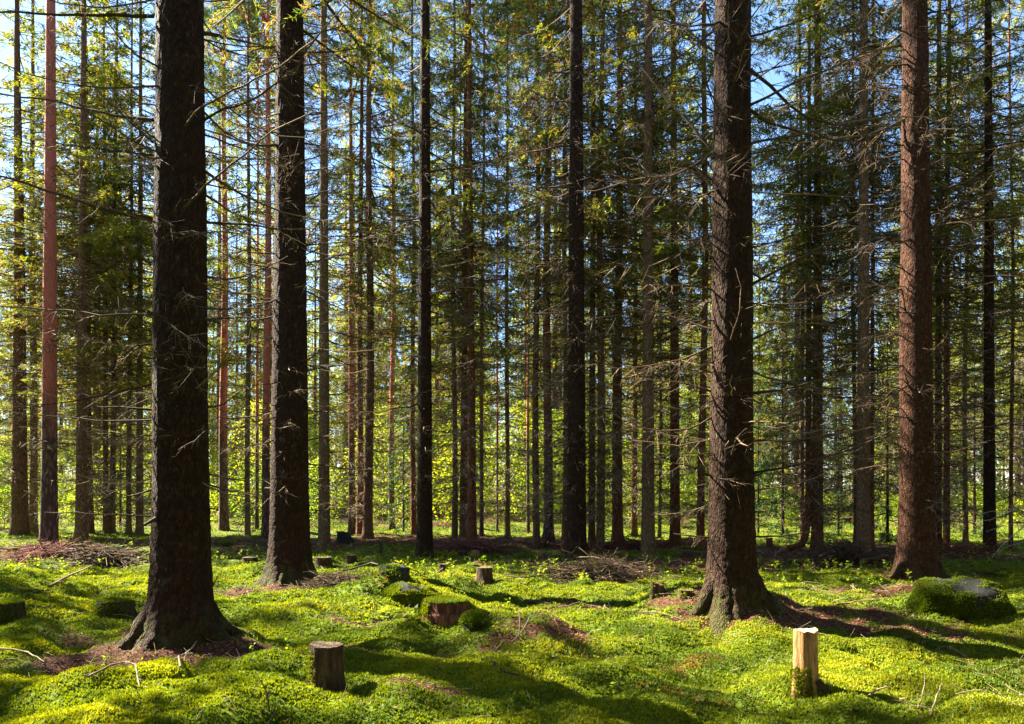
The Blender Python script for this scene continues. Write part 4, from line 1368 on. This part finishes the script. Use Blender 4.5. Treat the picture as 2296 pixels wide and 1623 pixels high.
# fan of pale dead branches entering at the right edge
def pale_fan():
    p = at(2335, 1262)
    t = thing("fallen_branch", "sunlit fan of pale bare branches reaching in at the right edge", "branch", p)
    rn = np.random.default_rng(5)
    for k, (pts, r) in enumerate([([(2335, 1120), (2260, 1150), (2220, 1165), (2170, 1165)], .012), ([(2335, 1130), (2290, 1190), (2250, 1220), (2225, 1250)], .012), ([(2335, 1140), (2270, 1140), (2200, 1150), (2148, 1145)], .009),
                                  ([(2340, 1085), (2270, 1135), (2235, 1190)], .010), ([(2340, 1200), (2290, 1215), (2240, 1235)], .009), ([(2340, 1160), (2280, 1175), (2215, 1195)], .009), ([(2340, 1230), (2290, 1240), (2235, 1262)], .008),
                                  ([(2340, 1050), (2280, 1090), (2230, 1110)], .008)]):
        gg = G()
        dd = -.4 + .12 * k
        grow_branch(gg, [np.array(pix(a, b, p.y + dd - .2 * (2340 - a) / 100)) - np.array(p) for a, b in pts], r, r * .35, 12, .3, rn, (.9, 1.0), r * .3)
        gg.build("branch", M['dead'], t)
pale_fan()

# ------------------------------------------------------------------ small plants
def seedling(label, px, base, hpx, n, seed, cat="seedling", leafL=.05, mat='leaf'):
    rn = np.random.default_rng(abs(int(seed)))
    p = at(px, base)
    h = hpx / F * p.y
    t = thing("seedling", label, cat, p)
    gg = G()
    z = np.linspace(-.02, h, 6)
    sx_ = np.cumsum(rn.normal(0, .006, 6))
    gg.tube(np.stack([sx_, sx_ * .5, z], -1), .004 * (1.2 - z / h * .8), 5, .5)
    gg.build("stem", M['stem'], t)
    gg = G()
    a = np.arange(n) * 2.4 + rn.random()
    zz = h * np.linspace(.3, 1.0, n)
    d = unit(np.stack([np.cos(a), np.sin(a), rn.uniform(-.1, .6, n)], -1))
    b = np.stack([np.interp(zz, z, sx_), np.interp(zz, z, sx_) * .5, zz], -1)
    for q in (0, 1, 2):
        dq = unit(d + rn.normal(0, .35, d.shape))
        cards(gg, b + d * leafL * .5 * q, dq, leafL * 1.2, leafL * .62, np.clip(rn.normal(.6, .2, n), 0, 1), 0, rn, np.array([0, 0, 1.0]))
    gg.build("leaves", M[mat], t, smooth=False)
seedling("leafy sunlit seedling beside the pointed grey stone", 1010, 1300, 44, 12, 1)
seedling("white-leaved slim seedling between the grey stone and the small flat-topped stump", 1217, 1305, 42, 12, 2)
seedling("two-tiered green seedling in front of the brushwood heap", 1243, 1290, 36, 10, 3)
seedling("low seedling right of the two-tiered one, by the brushwood heap", 1305, 1310, 20, 10, 4)
seedling("broad-leaved sprout on the mound's left shoulder", 925, 1388, 16, 5, 5, leafL=.08)
seedling("single green leafy sprout on the mossy hump's left side", 850, 1390, 20, 4, 6, leafL=.09)
seedling("little fresh spruce-like seedling at the foot of the black front stump", 800, 1555, 18, 14, 7, leafL=.022)
seedling("tiny bright seedling on moss right of the pale stump", 1918, 1596, 14, 10, 8, leafL=.024)
seedling("slim yellow-green seedling just above the mound's right slope", 1112, 1418, 18, 8, 9, leafL=.025)

def fern(label, px, base, size, seed):
    rn = np.random.default_rng(abs(int(seed)))
    p = at(px, base)
    L0 = size / F * p.y
    t = thing("fern", label, "fern", p)
    for k in range(rn.integers(5, 8)):
        a = rn.random() * 6.28
        L = L0 * rn.uniform(.7, 1.1)
        m = 16
        u = np.linspace(0, 1, m)
        sp = np.stack([np.cos(a) * L * u, np.sin(a) * L * u, L * (.75 * u - .55 * u ** 2)], -1)
        gg = G()
        gg.tube(sp, .003, 3, .3)
        tv = unit(np.gradient(sp, axis=0))
        sd = unit(np.cross(tv, [0, 0, 1.0]))
        for s_ in (-1, 1):
            cards(gg, sp[2:], unit(sd[2:] * s_ + tv[2:] * .4), L * .30 * np.sin(np.pi * (.15 + .85 * u[2:])) + .01, L * .07, np.clip(rn.normal(.5, .2, m - 2), 0, 1), 0, rn, np.array([0, 0, 1.0]))
        gg.build("frond", M['fern'], t, smooth=False)
fern("bright fern clump at the foot of the tan-lit spruce", 182, 1226, 42, 1)
fern("low green fern spreading behind the dark heap of branches", 255, 1232, 34, 2)
fern("small fern tuft against the thickest spruce's left edge", 320, 1240, 30, 3)
fern("sunlit fern in front of the brown twig heap", 1905, 1305, 42, 4)
fern("green fern left of the sunlit one, before the twig heap", 1790, 1262, 34, 5)
fern("small fern on the moss right of the glowing trunk, behind the boulder", 2240, 1290, 40, 6)
fern("pale silvery fern at the foot of the purplish pine", 505, 1222, 40, 7)
